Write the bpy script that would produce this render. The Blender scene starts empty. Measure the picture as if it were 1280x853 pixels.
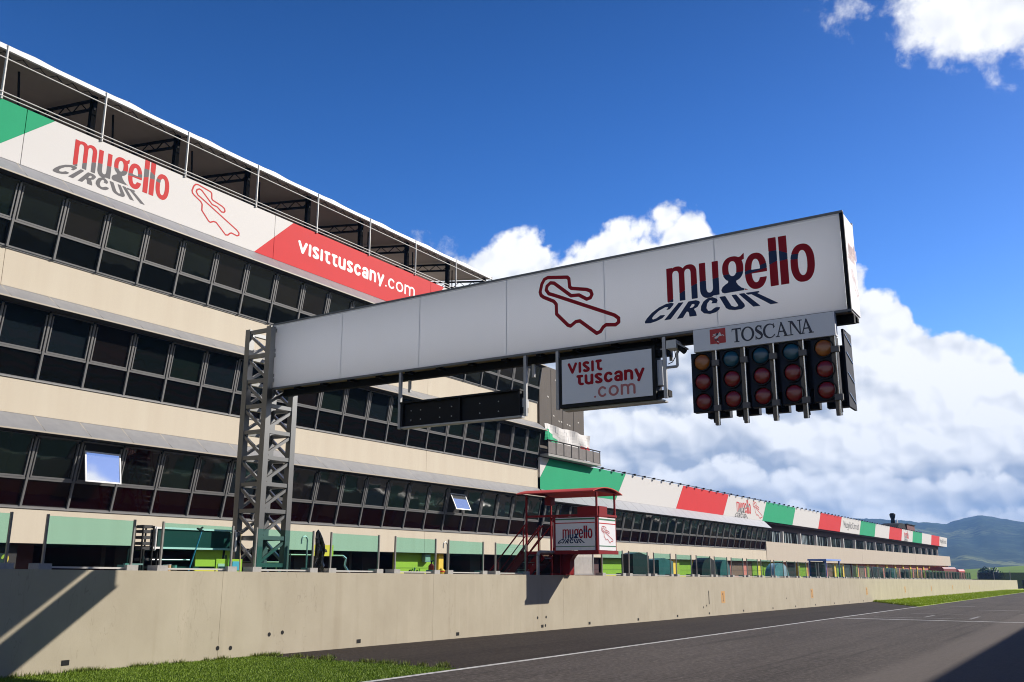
import bpy, math, random
import numpy as np
from mathutils import Vector, Matrix
random.seed(7)
rng = np.random.default_rng(11)
SC = bpy.context.scene
COL = SC.collection
R = math.radians

# ---------------------------------------------------------------- camera (eye is the world origin)
cam_d = bpy.data.cameras.new("camera")
cam_d.sensor_width = 36.0
cam_d.lens = 1170.0 / 1280.0 * 36.0
cam_d.clip_end = 9000
cam_d.clip_start = 0.05
cam = bpy.data.objects.new("camera", cam_d)
cam.rotation_euler = (R(90 + 13.713), 0, R(31.569))
COL.objects.link(cam)
SC.camera = cam

# ---------------------------------------------------------------- sun, sky, exposure
SUN_DIR = Vector((3.20, 4.35, 3.23)).normalized()
SUN_EL = math.asin(SUN_DIR.z)
SUN_AZ = math.atan2(SUN_DIR.x, SUN_DIR.y)
sd = bpy.data.lights.new("sun", 'SUN')
sd.energy = 5.0
sd.angle = R(0.53)
sd.color = (1.0, 0.93, 0.83)
so = bpy.data.objects.new("sun", sd)
so.rotation_euler = (-SUN_DIR).to_track_quat('-Z', 'Y').to_euler()
COL.objects.link(so)
SC.view_settings.view_transform = 'Standard'
SC.view_settings.look = 'None'
SC.view_settings.gamma = 1
SC.view_settings.exposure = 0.50
SC.cycles.max_bounces = 8
SC.cycles.transparent_max_bounces = 24
SC.cycles.volume_bounces = 1
SC.cycles.sample_clamp_indirect = 4.0
SC.cycles.use_denoising = True
SC.cycles.filter_width = 1.05

world = bpy.data.worlds.new("World")
SC.world = world
world.use_nodes = True


def build_world():
    nt = world.node_tree
    nt.nodes.clear()
    N, L = nt.nodes, nt.links

    def val(x):
        return x

    def math_(op, a, b=None, c=None, clamp=False):
        n = N.new('ShaderNodeMath')
        n.operation = op
        n.use_clamp = clamp
        for i, v in enumerate((a, b, c)):
            if v is None:
                continue
            if hasattr(v, 'is_output'):
                L.new(v, n.inputs[i])
            else:
                n.inputs[i].default_value = v
        return n.outputs[0]

    def maprange(v, a, b, c=0.0, d=1.0, smooth=True):
        n = N.new('ShaderNodeMapRange')
        n.interpolation_type = 'SMOOTHSTEP' if smooth else 'LINEAR'
        L.new(v, n.inputs['Value'])
        n.inputs['From Min'].default_value = a
        n.inputs['From Max'].default_value = b
        n.inputs['To Min'].default_value = c
        n.inputs['To Max'].default_value = d
        return n.outputs['Result']

    def mixc(f, a, b):
        n = N.new('ShaderNodeMix')
        n.data_type = 'RGBA'
        if hasattr(f, 'is_output'):
            L.new(f, n.inputs[0])
        else:
            n.inputs[0].default_value = f
        for i, v in ((6, a), (7, b)):
            if hasattr(v, 'is_output'):
                L.new(v, n.inputs[i])
            else:
                n.inputs[i].default_value = (*v, 1)
        return n.outputs[2]

    def noise(vec, scale, detail, rough, off=(0, 0, 0), stretch=(1, 1, 1)):
        m = N.new('ShaderNodeMapping')
        m.inputs['Location'].default_value = off
        m.inputs['Scale'].default_value = stretch
        L.new(vec, m.inputs['Vector'])
        n = N.new('ShaderNodeTexNoise')
        n.inputs['Scale'].default_value = scale
        n.inputs['Detail'].default_value = detail
        n.inputs['Roughness'].default_value = rough
        n.inputs['Distortion'].default_value = 0.15
        L.new(m.outputs[0], n.inputs['Vector'])
        return n.outputs['Fac']

    sky = N.new('ShaderNodeTexSky')
    sky.sky_type = 'NISHITA'
    sky.sun_disc = False
    sky.sun_elevation = SUN_EL
    sky.sun_rotation = SUN_AZ
    sky.altitude = 300
    sky.air_density = 1.0
    sky.dust_density = 0.35
    sky.ozone_density = 4.5
    tint = N.new('ShaderNodeHueSaturation')
    tint.inputs['Hue'].default_value = 0.516
    tint.inputs['Saturation'].default_value = 1.30
    tint.inputs['Value'].default_value = 0.92
    L.new(sky.outputs[0], tint.inputs['Color'])

    tc = N.new('ShaderNodeTexCoord')
    d = tc.outputs['Generated']
    sp = N.new('ShaderNodeSeparateXYZ')
    L.new(d, sp.inputs[0])
    az = math_('MULTIPLY', math_('ARCTAN2', sp.outputs[0], sp.outputs[1]), 180 / math.pi)
    el = math_('MULTIPLY', math_('ARCSINE', sp.outputs[2]), 180 / math.pi)

    # clear air pales towards the horizon
    grade = maprange(el, 12.0, 40.0, 1.40, 0.60, smooth=False)
    gv = N.new('ShaderNodeVectorMath')
    gv.operation = 'SCALE'
    L.new(tint.outputs[0], gv.inputs[0])
    L.new(grade, gv.inputs['Scale'])
    skyc = gv.outputs[0]

    # top of the cumulus bank (elevation in degrees) against azimuth
    prof = [(-60, 24), (-54, 13), (-48, 9), (-42, 13), (-38.5, 15.8), (-36, 18.6), (-34.1, 20.6), (-32.6, 21.6), (-30.5, 22.0),
            (-28.4, 20.8), (-26.3, 21.6), (-25, 22.2), (-23.8, 20.7), (-22.6, 21.1), (-20.7, 22.3), (-19.4, 21.9),
            (-18.6, 20.2), (-17.3, 20.0), (-15.4, 19.2), (-13.5, 18.9), (-11.7, 18.3), (-10, 17.3), (-8.7, 16.4),
            (-7.9, 14.6), (-7.2, 13.0), (-6.3, 13.0), (-4.6, 12.8), (-3.4, 11.9), (-2.2, 10.2), (2, 8), (10, 9), (25, 16), (40, 20), (60, 24)]
    fc = N.new('ShaderNodeFloatCurve')
    cv = fc.mapping.curves[0]
    pts = [((a + 60) / 120, e / 45) for a, e in prof]
    cv.points[0].location = pts[0]
    cv.points[1].location = pts[-1]
    for p in pts[1:-1]:
        cv.points.new(*p)
    for p in cv.points:
        p.handle_type = 'AUTO'
    fc.mapping.update()
    L.new(math_('MULTIPLY_ADD', az, 1 / 120, 0.5, clamp=True), fc.inputs['Value'])
    top = math_('MULTIPLY', fc.outputs[0], 45.0)

    def lobes(vec, scale, off, det=2.0):
        """Cauliflower heads: fractal Voronoi cells, slightly warped."""
        w = N.new('ShaderNodeTexNoise')
        w.inputs['Scale'].default_value = scale * 0.8
        w.inputs['Detail'].default_value = 1
        m = N.new('ShaderNodeMapping')
        m.inputs['Location'].default_value = off
        L.new(vec, m.inputs['Vector'])
        L.new(m.outputs[0], w.inputs['Vector'])
        sc_ = N.new('ShaderNodeVectorMath')
        sc_.operation = 'SCALE'
        L.new(w.outputs['Color'], sc_.inputs[0])
        sc_.inputs['Scale'].default_value = 0.5 / scale
        ad = N.new('ShaderNodeVectorMath')
        ad.operation = 'ADD'
        L.new(m.outputs[0], ad.inputs[0])
        L.new(sc_.outputs[0], ad.inputs[1])
        v = N.new('ShaderNodeTexVoronoi')
        v.feature = 'F1'
        v.inputs['Scale'].default_value = scale
        v.inputs['Detail'].default_value = det
        v.inputs['Roughness'].default_value = 0.52
        v.inputs['Lacunarity'].default_value = 2.3
        v.normalize = True
        L.new(ad.outputs[0], v.inputs['Vector'])
        return math_('SUBTRACT', 1.0, v.outputs['Distance'])

    tow_sun = tuple(-0.012 * a for a in (SUN_DIR.x, SUN_DIR.y * 0.4, 1.0))
    n_big = noise(d, 9.0, 5.0, 0.56)
    n_fine = noise(d, 34.0, 5.0, 0.62, off=(0.3, 4.7, 2.4))
    n_patch = noise(d, 5.0, 4.0, 0.55, off=(1.2, 6.9, 2.7), stretch=(1, 1, 2.6))
    lob = lobes(d, 15.0, (0, 0, 0))
    lob_s = lobes(d, 15.0, tow_sun)
    relief = math_('MULTIPLY', math_('SUBTRACT', lob, lob_s), 3.4)
    lob2 = lobes(d, 24.0, (0.4, 1.3, 2.2), 1.0)
    lob2_s = lobes(d, 24.0, tuple(a + 0.55 * b for a, b in zip((0.4, 1.3, 2.2), tow_sun)), 1.0)
    relief2 = math_('MULTIPLY', math_('SUBTRACT', lob2, lob2_s), 2.6)

    def layer(top_v, dens_gain, edge, thick0, thick1, dark, seed, lo_, re_):
        """Coverage and brightness of one bank of cumulus whose top is at top_v degrees."""
        dep = math_('SUBTRACT', top_v, el)
        de = math_('ADD', math_('MULTIPLY', dep, dens_gain), math_('MULTIPLY', math_('SUBTRACT', lo_, 0.80), 2.5))
        de = math_('ADD', de, math_('MULTIPLY', math_('SUBTRACT', n_big, 0.5), 3.4))
        de = math_('ADD', de, math_('MULTIPLY', math_('SUBTRACT', n_fine, 0.5), 0.9))
        cover = maprange(de, 0.0, edge)
        base = math_('MULTIPLY', maprange(dep, thick0, thick1), maprange(n_patch, 0.30 + seed * 0.01, 0.56 + seed * 0.01))
        li = math_('SUBTRACT', math_('ADD', 0.97, re_), math_('MULTIPLY', base, dark), clamp=True)
        return cover, li

    DARK_C, LIT_C = (3.1, 3.55, 4.5), (7.9, 7.95, 8.1)
    bank, lit = layer(top, 0.48, 0.40, 3.5, 8.5, 0.80, 0.0, lob, relief)
    cloud = mixc(lit, DARK_C, LIT_C)
    for base_el, amp, th0, th1, dk, sd_ in ((9.6, 8.0, 1.0, 3.6, 1.0, 3.0), (6.2, 6.0, 0.7, 2.6, 0.9, 6.0), (3.8, 3.5, 0.4, 1.8, 0.75, 9.0)):
        nt_ = noise(d, 6.0, 2.0, 0.5, off=(sd_, 2 * sd_, 0.0), stretch=(1, 1, 0.4))
        tv = math_('MULTIPLY_ADD', math_('SUBTRACT', nt_, 0.5), amp, base_el)
        c_, l_ = layer(tv, 0.85, 0.5, th0, th1, dk, sd_, lob2, relief2)
        cloud = mixc(c_, cloud, mixc(l_, DARK_C, LIT_C))

    # loose cloud high up on the right, thin shreds left of the bank
    def blob(px_dir, r_in, r_out):
        v = N.new('ShaderNodeVectorMath')
        v.operation = 'DISTANCE'
        L.new(d, v.inputs[0])
        v.inputs[1].default_value = px_dir
        return maprange(v.outputs['Value'], r_in, r_out, 1.0, 0.0, smooth=False)

    def adir(a, e):
        a, e = R(a), R(e)
        return (math.sin(a) * math.cos(e), math.cos(a) * math.cos(e), math.sin(e))
    b1 = math_('MAXIMUM', blob(adir(1.0, 31.0), 0.0, 0.125), blob(adir(-3.6, 30.6), 0.0, 0.085))
    b1 = math_('MAXIMUM', b1, blob(adir(9.5, 33.5), 0.0, 0.18))
    d1 = math_('ADD', math_('MULTIPLY', b1, 2.6), math_('MULTIPLY', math_('SUBTRACT', n_big, 0.5), 4.5))
    d1 = math_('ADD', d1, math_('MULTIPLY', math_('SUBTRACT', n_fine, 0.5), 2.4))
    a1 = math_('MULTIPLY', maprange(d1, 0.75, 1.9), maprange(b1, 0.02, 0.2))
    b2 = math_('MAXIMUM', blob(adir(-36.6, 18.4), 0.0, 0.06), blob(adir(-10.0, 31.3), 0.0, 0.045))
    d2 = math_('ADD', math_('MULTIPLY', b2, 1.5), math_('MULTIPLY', math_('SUBTRACT', n_fine, 0.5), 4.0))
    a2 = math_('MULTIPLY', math_('MULTIPLY', maprange(d2, 0.7, 2.2), 0.75), maprange(b2, 0.02, 0.2))
    loose = math_('MAXIMUM', a1, a2, clamp=True)
    loose_c = mixc(math_('ADD', 0.93, math_('MULTIPLY', relief, 0.6), clamp=True), DARK_C, LIT_C)
    out = mixc(loose, mixc(bank, skyc, cloud), loose_c)
    bg = N.new('ShaderNodeBackground')
    bg.inputs['Strength'].default_value = 0.1
    L.new(out, bg.inputs['Color'])
    wo = N.new('ShaderNodeOutputWorld')
    L.new(bg.outputs[0], wo.inputs['Surface'])


build_world()

# ---------------------------------------------------------------- materials
MATS = {}


def mat(name, col, rough=0.6, metal=0.0, var=0.0, scale=4.0, bump=0.0, bscale=40.0, stretch=(1, 1, 1), spec=0.5, col2=None,
        rvar=0.0, coat=0.0):
    """Principled surface; colour drifts to col2 (or a darker tone) by a noise of the given scale (per metre)."""
    if name in MATS:
        return MATS[name]
    m = bpy.data.materials.new(name)
    m.use_nodes = True
    nt = m.node_tree
    b = nt.nodes['Principled BSDF']
    b.inputs['Base Color'].default_value = (*col, 1)
    b.inputs['Roughness'].default_value = rough
    b.inputs['Metallic'].default_value = metal
    b.inputs['Specular IOR Level'].default_value = spec
    b.inputs['Coat Weight'].default_value = coat
    g = nt.nodes.new('ShaderNodeNewGeometry')
    mp = nt.nodes.new('ShaderNodeMapping')
    mp.inputs['Scale'].default_value = stretch
    nt.links.new(g.outputs['Position'], mp.inputs['Vector'])
    if var > 0:
        n = nt.nodes.new('ShaderNodeTexNoise')
        n.inputs['Scale'].default_value = scale
        n.inputs['Detail'].default_value = 7
        n.inputs['Roughness'].default_value = 0.62
        nt.links.new(mp.outputs[0], n.inputs['Vector'])
        mr = nt.nodes.new('ShaderNodeMapRange')
        mr.inputs['From Min'].default_value = 0.3
        mr.inputs['From Max'].default_value = 0.72
        mr.inputs['To Max'].default_value = var
        nt.links.new(n.outputs['Fac'], mr.inputs['Value'])
        mx = nt.nodes.new('ShaderNodeMix')
        mx.data_type = 'RGBA'
        mx.inputs[6].default_value = (*col, 1)
        c2 = col2 or tuple(c * 0.45 for c in col)
        mx.inputs[7].default_value = (*c2, 1)
        nt.links.new(mr.outputs[0], mx.inputs[0])
        nt.links.new(mx.outputs[2], b.inputs['Base Color'])
        if rvar:
            r2 = nt.nodes.new('ShaderNodeMapRange')
            r2.inputs['To Min'].default_value = rough - rvar
            r2.inputs['To Max'].default_value = rough + rvar
            nt.links.new(n.outputs['Fac'], r2.inputs['Value'])
            nt.links.new(r2.outputs[0], b.inputs['Roughness'])
    if bump > 0:
        n2 = nt.nodes.new('ShaderNodeTexNoise')
        n2.inputs['Scale'].default_value = bscale
        n2.inputs['Detail'].default_value = 5
        nt.links.new(mp.outputs[0], n2.inputs['Vector'])
        bp = nt.nodes.new('ShaderNodeBump')
        bp.inputs['Strength'].default_value = bump
        bp.inputs['Distance'].default_value = 0.02
        nt.links.new(n2.outputs['Fac'], bp.inputs['Height'])
        nt.links.new(bp.outputs[0], b.inputs['Normal'])
    MATS[name] = m
    return m


def pane_mat(name, col, rough=0.03, wave=0.012):
    """Dark tinted, mirror-smooth window glass, very slightly wavy."""
    m = mat(name, col, rough, spec=0.8)
    nt = m.node_tree
    b = nt.nodes['Principled BSDF']
    g = nt.nodes.new('ShaderNodeNewGeometry')
    n = nt.nodes.new('ShaderNodeTexNoise')
    n.inputs['Scale'].default_value = 0.9
    n.inputs['Detail'].default_value = 1.5
    nt.links.new(g.outputs['Position'], n.inputs['Vector'])
    bp = nt.nodes.new('ShaderNodeBump')
    bp.inputs['Strength'].default_value = 0.5
    bp.inputs['Distance'].default_value = wave
    nt.links.new(n.outputs['Fac'], bp.inputs['Height'])
    nt.links.new(bp.outputs[0], b.inputs['Normal'])
    return m


def clear_glass(name, tint, refl=0.09):
    """Thin sheet: tinted see-through plus a fresnel reflection."""
    m = bpy.data.materials.new(name)
    m.use_nodes = True
    nt = m.node_tree
    nt.nodes.clear()
    tr = nt.nodes.new('ShaderNodeBsdfTransparent')
    tr.inputs[0].default_value = (*tint, 1)
    gl = nt.nodes.new('ShaderNodeBsdfGlossy')
    gl.inputs['Roughness'].default_value = 0.02
    lw = nt.nodes.new('ShaderNodeLayerWeight')
    lw.inputs['Blend'].default_value = 0.5
    pw = nt.nodes.new('ShaderNodeMath')
    pw.operation = 'POWER'
    pw.inputs[1].default_value = 5.0
    nt.links.new(lw.outputs['Facing'], pw.inputs[0])
    fr = nt.nodes.new('ShaderNodeMath')
    fr.operation = 'MULTIPLY_ADD'
    fr.inputs[1].default_value = 0.85
    fr.inputs[2].default_value = 0.035
    nt.links.new(pw.outputs[0], fr.inputs[0])
    mx = nt.nodes.new('ShaderNodeMixShader')
    nt.links.new(fr.outputs[0], mx.inputs[0])
    nt.links.new(tr.outputs[0], mx.inputs[1])
    nt.links.new(gl.outputs[0], mx.inputs[2])
    o = nt.nodes.new('ShaderNodeOutputMaterial')
    nt.links.new(mx.outputs[0], o.inputs['Surface'])
    MATS[name] = m
    return m


WHITE = mat('white_panel_paint', (0.64, 0.62, 0.60), 0.6, spec=0.3, var=0.10, scale=0.8, col2=(0.66, 0.63, 0.60))
GREEN = mat('green_panel_paint', (0.002, 0.35, 0.155), 0.65, spec=0.2, var=0.12, scale=0.8)
RED = mat('red_panel_paint', (0.64, 0.018, 0.022), 0.65, spec=0.2, var=0.12, scale=0.8)
PRINT_RED = mat('red_print', (0.54, 0.020, 0.020), 0.65, spec=0.2)
PRINT_GREY = mat('grey_print', (0.13, 0.125, 0.13), 0.65, spec=0.2)
DEEP_RED = mat('deep_red_print', (0.36, 0.005, 0.014), 0.6, spec=0.2)
NAVY = mat('navy_print', (0.022, 0.040, 0.105), 0.6, spec=0.2)
PALE_RED = mat('pale_red_print', (0.52, 0.19, 0.18), 0.6, spec=0.2)
PRINT_WHITE = mat('white_print', (0.80, 0.78, 0.76), 0.5)
BLACK = mat('black_paint', (0.008, 0.008, 0.009), 0.6, spec=0.25)
CREAM = mat('cream_cladding', (0.60, 0.53, 0.41), 0.72, var=0.55, scale=1.6, stretch=(1, 1, 0.10), col2=(0.52, 0.435, 0.325), bump=0.04, bscale=3)
CREAM_DK = mat('cream_slab', (0.50, 0.43, 0.34), 0.75, var=0.25, scale=1.3, stretch=(1, 1, 0.25), col2=(0.40, 0.33, 0.25))
CANOPY = mat('grey_canopy_sheet', (0.28, 0.285, 0.30), 0.45, metal=0.25, var=0.3, scale=2.0, rvar=0.1)
FRAME = mat('aluminium_frame', (0.22, 0.217, 0.215), 0.45, metal=0.35, var=0.15, scale=3)
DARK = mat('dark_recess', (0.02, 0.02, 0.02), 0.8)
PANE = pane_mat('dark_window_glass', (0.006, 0.009, 0.009))
PANE_LO = pane_mat('black_window_glass', (0.004, 0.005, 0.005))
PANE_RED = pane_mat('red_backed_window_glass', (0.007, 0.0012, 0.0015))
PANE_SKY = mat('open_window_glass', (0.02, 0.022, 0.024), 0.02, metal=0.0, spec=1.0)
PANE_FAR = pane_mat('teal_window_glass', (0.03, 0.06, 0.065))
CURTAIN = mat('pale_curtain_glass', (0.33, 0.40, 0.43), 0.15)
MAROON = mat('maroon_wall_paint', (0.055, 0.005, 0.006), 0.6, var=0.3, scale=1.5)
LIME = mat('lime_door_paint', (0.58, 0.58, 0.02), 0.55, var=0.15, scale=1.2)
YELLOW = mat('yellow_paint', (0.78, 0.55, 0.04), 0.55, var=0.15, scale=1.5)
SALMON = mat('salmon_door_paint', (0.55, 0.17, 0.12), 0.6, var=0.25, scale=2)
CABIN_RED = mat('cabin_red_paint', (0.24, 0.005, 0.008), 0.5, var=0.35, scale=3.0, col2=(0.20, 0.006, 0.008), spec=0.25)
ROOF_RED = mat('faded_red_roof_sheet', (0.58, 0.06, 0.04), 0.6, spec=0.25, var=0.3, scale=2.2, col2=(0.38, 0.05, 0.04))
STEEL = mat('grey_steel', (0.42, 0.42, 0.42), 0.45, metal=0.35, var=0.3, scale=5)
BRIGHT = mat('bright_tube_steel', (0.85, 0.83, 0.78), 0.25, metal=0.9)
DARK_STEEL = mat('dark_steel', (0.012, 0.012, 0.013), 0.75, spec=0.15)
GANTRY = mat('galvanised_column_steel', (0.29, 0.295, 0.297), 0.36, metal=1.0, var=0.12, scale=3)
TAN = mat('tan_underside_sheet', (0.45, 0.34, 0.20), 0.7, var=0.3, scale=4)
BEAM = mat('beam_skin', (0.86, 0.855, 0.86), 0.5, var=0.30, scale=2.2, stretch=(1, 1, 0.12), col2=(0.76, 0.745, 0.73), bump=0.15, bscale=0.8)
HOUSING = mat('signal_housing', (0.007, 0.012, 0.028), 0.6, var=0.2, scale=6, spec=0.2)
LENS_R = mat('red_lens', (0.24, 0.009, 0.010), 0.24, var=0.6, scale=16, stretch=(0.35, 1, 1.8), spec=0.45, coat=0.15)
LENS_B = mat('blue_green_lens', (0.007, 0.08, 0.13), 0.24, var=0.6, scale=16, stretch=(0.35, 1, 1.8), spec=0.45, coat=0.15)
LENS_O = mat('amber_lens', (0.38, 0.11, 0.013), 0.24, var=0.6, scale=16, stretch=(0.35, 1, 1.8), spec=0.45, coat=0.15)
MEMB_SHADED = mat('shaded_membrane', (0.50, 0.42, 0.37), 0.8, var=0.2, scale=1.0)  # white membrane browned: the shade under the roof is put into the colour
MEMB = mat('white_membrane', (0.80, 0.79, 0.78), 0.6, var=0.15, scale=2)
MESHNET = mat('brown_scaffold_net', (0.105, 0.088, 0.075), 0.85, var=0.35, scale=2.5, stretch=(1, 1, 0.4))
RAILNET = mat('grey_railing_net', (0.20, 0.18, 0.17), 0.8, var=0.5, scale=3.0)
CONCRETE = mat('grey_concrete_block', (0.40, 0.39, 0.37), 0.85, var=0.4, scale=14)
TARP_BK = mat('black_tarpaulin', (0.012, 0.013, 0.014), 0.42, var=0.3, scale=3, bump=0.4, bscale=6)
TARP_TEAL = mat('teal_tarpaulin', (0.012, 0.075, 0.085), 0.5, var=0.7, scale=4, col2=(0.07, 0.20, 0.21), bump=0.4, bscale=5)
BLUE = mat('blue_canvas', (0.05, 0.12, 0.42), 0.6, var=0.2, scale=3)
DARK_GREEN = mat('dark_green_sheet', (0.006, 0.050, 0.045), 0.35, var=0.2, scale=3)
GLASS = clear_glass('green_tinted_glass', (0.69, 0.95, 0.91))
GLASS_CLEAR = clear_glass('clear_glass', (0.94, 0.95, 0.93))
LINE = mat('worn_white_line', (0.62, 0.61, 0.59), 0.7, var=0.85, scale=5, col2=(0.16, 0.15, 0.145))
LINE_WORN = mat('scuffed_white_line', (0.30, 0.29, 0.28), 0.8, var=1.0, scale=3, col2=(0.06, 0.055, 0.052))
ORANGE = mat('orange_stencil', (0.62, 0.30, 0.06), 0.7, var=0.6, scale=9, col2=(0.42, 0.34, 0.22))
BARK = mat('bark', (0.06, 0.045, 0.03), 0.9)
LEAF_DK = mat('dark_foliage', (0.018, 0.035, 0.014), 0.6, var=0.6, scale=0.8)


def skin_mat():
    m = mat('banner_skin', (0.86, 0.855, 0.86), 0.5, var=0.30, scale=2.2, stretch=(1, 1, 0.12), col2=(0.76, 0.745, 0.73), bump=0.12, bscale=0.8)
    nt = m.node_tree
    b = nt.nodes['Principled BSDF']
    tl = nt.nodes.new('ShaderNodeBsdfTranslucent')
    tl.inputs[0].default_value = (0.86, 0.89, 0.95, 1)
    mx = nt.nodes.new('ShaderNodeMixShader')
    mx.inputs[0].default_value = 0.5
    nt.links.new(b.outputs[0], mx.inputs[1])
    nt.links.new(tl.outputs[0], mx.inputs[2])
    nt.links.new(mx.outputs[0], nt.nodes['Material Output'].inputs['Surface'])
    return m


SKIN = skin_mat()


def wall_mat():
    m = mat('pit_wall_concrete', (0.42, 0.355, 0.25), 0.85)
    nt = m.node_tree
    N, L = nt.nodes, nt.links
    b = N['Principled BSDF']
    g = N.new('ShaderNodeNewGeometry')

    def noise(scale, st, detail=6, rough=0.6):
        mp = N.new('ShaderNodeMapping')
        mp.inputs['Scale'].default_value = st
        L.new(g.outputs['Position'], mp.inputs['Vector'])
        n = N.new('ShaderNodeTexNoise')
        n.inputs['Scale'].default_value = scale
        n.inputs['Detail'].default_value = detail
        n.inputs['Roughness'].default_value = rough
        L.new(mp.outputs[0], n.inputs['Vector'])
        return n.outputs['Fac']

    def mrange(v, a, b_, c, d):
        r = N.new('ShaderNodeMapRange')
        L.new(v, r.inputs['Value'])
        r.inputs['From Min'].default_value = a
        r.inputs['From Max'].default_value = b_
        r.inputs['To Min'].default_value = c
        r.inputs['To Max'].default_value = d
        return r.outputs['Result']

    def mix(f, a, b_):
        x = N.new('ShaderNodeMix')
        x.data_type = 'RGBA'
        L.new(f, x.inputs[0])
        for i, v in ((6, a), (7, b_)):
            if hasattr(v, 'is_output'):
                L.new(v, x.inputs[i])
            else:
                x.inputs[i].default_value = (*v, 1)
        return x.outputs[2]
    streak = noise(2.6, (1, 1, 0.07))
    blotch = noise(0.9, (1, 1, 0.8))
    fine = noise(30, (1, 1, 1), 4)
    c = mix(mrange(blotch, 0.35, 0.7, 0, 1), (0.455, 0.405, 0.305), (0.395, 0.345, 0.255))
    c = mix(mrange(streak, 0.56, 0.74, 0, 0.28), c, (0.29, 0.235, 0.155))
    c = mix(mrange(streak, 0.42, 0.26, 0, 0.30), c, (0.56, 0.49, 0.37))
    spots = noise(3.2, (1, 1, 1), 3, 0.5)
    c = mix(mrange(spots, 0.74, 0.82, 0, 0.25), c, (0.22, 0.18, 0.13))
    # thin wandering cracks: where a stretched noise crosses its middle value
    cr = noise(0.75, (1, 1, 0.22), 5, 0.62)
    ab = N.new('ShaderNodeMath')
    ab.operation = 'ABSOLUTE'
    sb = N.new('ShaderNodeMath')
    sb.operation = 'SUBTRACT'
    L.new(cr, sb.inputs[0])
    sb.inputs[1].default_value = 0.60
    L.new(sb.outputs[0], ab.inputs[0])
    c = mix(mrange(ab.outputs[0], 0.0, 0.0022, 0.28, 0.0), c, (0.16, 0.125, 0.085))
    L.new(c, b.inputs['Base Color'])
    bp = N.new('ShaderNodeBump')
    bp.inputs['Strength'].default_value = 0.10
    bp.inputs['Distance'].default_value = 0.015
    L.new(fine, bp.inputs['Height'])
    L.new(bp.outputs[0], b.inputs['Normal'])
    return m


def asphalt_mat(name, base, worn, bump=0.5, band=None):
    m = mat(name, base, 0.82)
    nt = m.node_tree
    N, L = nt.nodes, nt.links
    b = N['Principled BSDF']
    b.inputs['Specular IOR Level'].default_value = 0.12
    b.inputs['Roughness'].default_value = 0.92
    g = N.new('ShaderNodeNewGeometry')

    def noise(scale, st, detail=6, rough=0.6):
        mp = N.new('ShaderNodeMapping')
        mp.inputs['Scale'].default_value = st
        L.new(g.outputs['Position'], mp.inputs['Vector'])
        n = N.new('ShaderNodeTexNoise')
        n.inputs['Scale'].default_value = scale
        n.inputs['Detail'].default_value = detail
        n.inputs['Roughness'].default_value = rough
        L.new(mp.outputs[0], n.inputs['Vector'])
        return n.outputs['Fac']

    def mrange(v, a, b_, c, d):
        r = N.new('ShaderNodeMapRange')
        L.new(v, r.inputs['Value'])
        r.inputs['From Min'].default_value = a
        r.inputs['From Max'].default_value = b_
        r.inputs['To Min'].default_value = c
        r.inputs['To Max'].default_value = d
        return r.outputs['Result']

    def mix(f, a, b_):
        x = N.new('ShaderNodeMix')
        x.data_type = 'RGBA'
        L.new(f, x.inputs[0])
        for i, v in ((6, a), (7, b_)):
            if hasattr(v, 'is_output'):
                L.new(v, x.inputs[i])
            else:
                x.inputs[i].default_value = (*v, 1)
        return x.outputs[2]
    lanes = noise(1.1, (1, 0.03, 1), 5)
    skid = noise(3.4, (1, 0.018, 1), 4, 0.7)
    patch = noise(0.35, (1, 0.35, 1), 5)
    grit = noise(11, (1, 1, 1), 5, 0.85)
    dk = tuple(v * 0.55 for v in base)
    c = mix(mrange(patch, 0.3, 0.7, 0, 1), base, worn)
    c = mix(mrange(lanes, 0.5, 0.72, 0, 0.5), c, dk)
    c = mix(mrange(grit, 0.50, 0.72, 0, 0.8), c, tuple(min(1, v * 2.4) for v in worn))
    c = mix(mrange(grit, 0.48, 0.30, 0, 0.85), c, tuple(v * 0.35 for v in base))
    c = mix(mrange(skid, 0.55, 0.70, 0, 0.55), c, tuple(v * 0.38 for v in base))
    c = mix(mrange(skid, 0.42, 0.30, 0, 0.35), c, tuple(v * 1.5 for v in worn))
    if band:
        s = N.new('ShaderNodeSeparateXYZ')
        L.new(g.outputs['Position'], s.inputs[0])
        wob = N.new('ShaderNodeMath')
        wob.operation = 'MULTIPLY_ADD'
        L.new(patch, wob.inputs[0])
        wob.inputs[1].default_value = 0.5
        L.new(s.outputs[0], wob.inputs[2])
        up = mrange(wob.outputs[0], band[0], band[0] + 0.35, 0, 0.6)
        c = mix(up, c, tuple(v * 1.55 for v in worn))
    L.new(c, b.inputs['Base Color'])
    bp = N.new('ShaderNodeBump')
    bp.inputs['Strength'].default_value = bump
    bp.inputs['Distance'].default_value = 0.012
    L.new(grit, bp.inputs['Height'])
    L.new(bp.outputs[0], b.inputs['Normal'])
    return m


WALLC = wall_mat()
ASPHALT = asphalt_mat('track_asphalt', (0.053, 0.044, 0.039), (0.080, 0.068, 0.061), band=(-3.75,))
APRON = asphalt_mat('dark_apron_asphalt', (0.024, 0.0175, 0.0145), (0.036, 0.028, 0.023))
PITLANE = asphalt_mat('pit_lane_asphalt', (0.11, 0.105, 0.10), (0.13, 0.125, 0.12))
SOIL = mat('soil_and_turf', (0.060, 0.105, 0.016), 0.9, var=0.6, scale=3, col2=(0.045, 0.065, 0.015))
TURF_FAR = mat('bright_turf', (0.36, 0.45, 0.018), 0.9, var=0.6, scale=0.8, col2=(0.24, 0.32, 0.016), bump=0.3, bscale=8)
BLADE = mat('grass_blade', (0.200, 0.300, 0.022), 0.55, var=0.7, scale=2.0, col2=(0.135, 0.205, 0.014), spec=0.2)

# ---------------------------------------------------------------- geometry helpers


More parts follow.
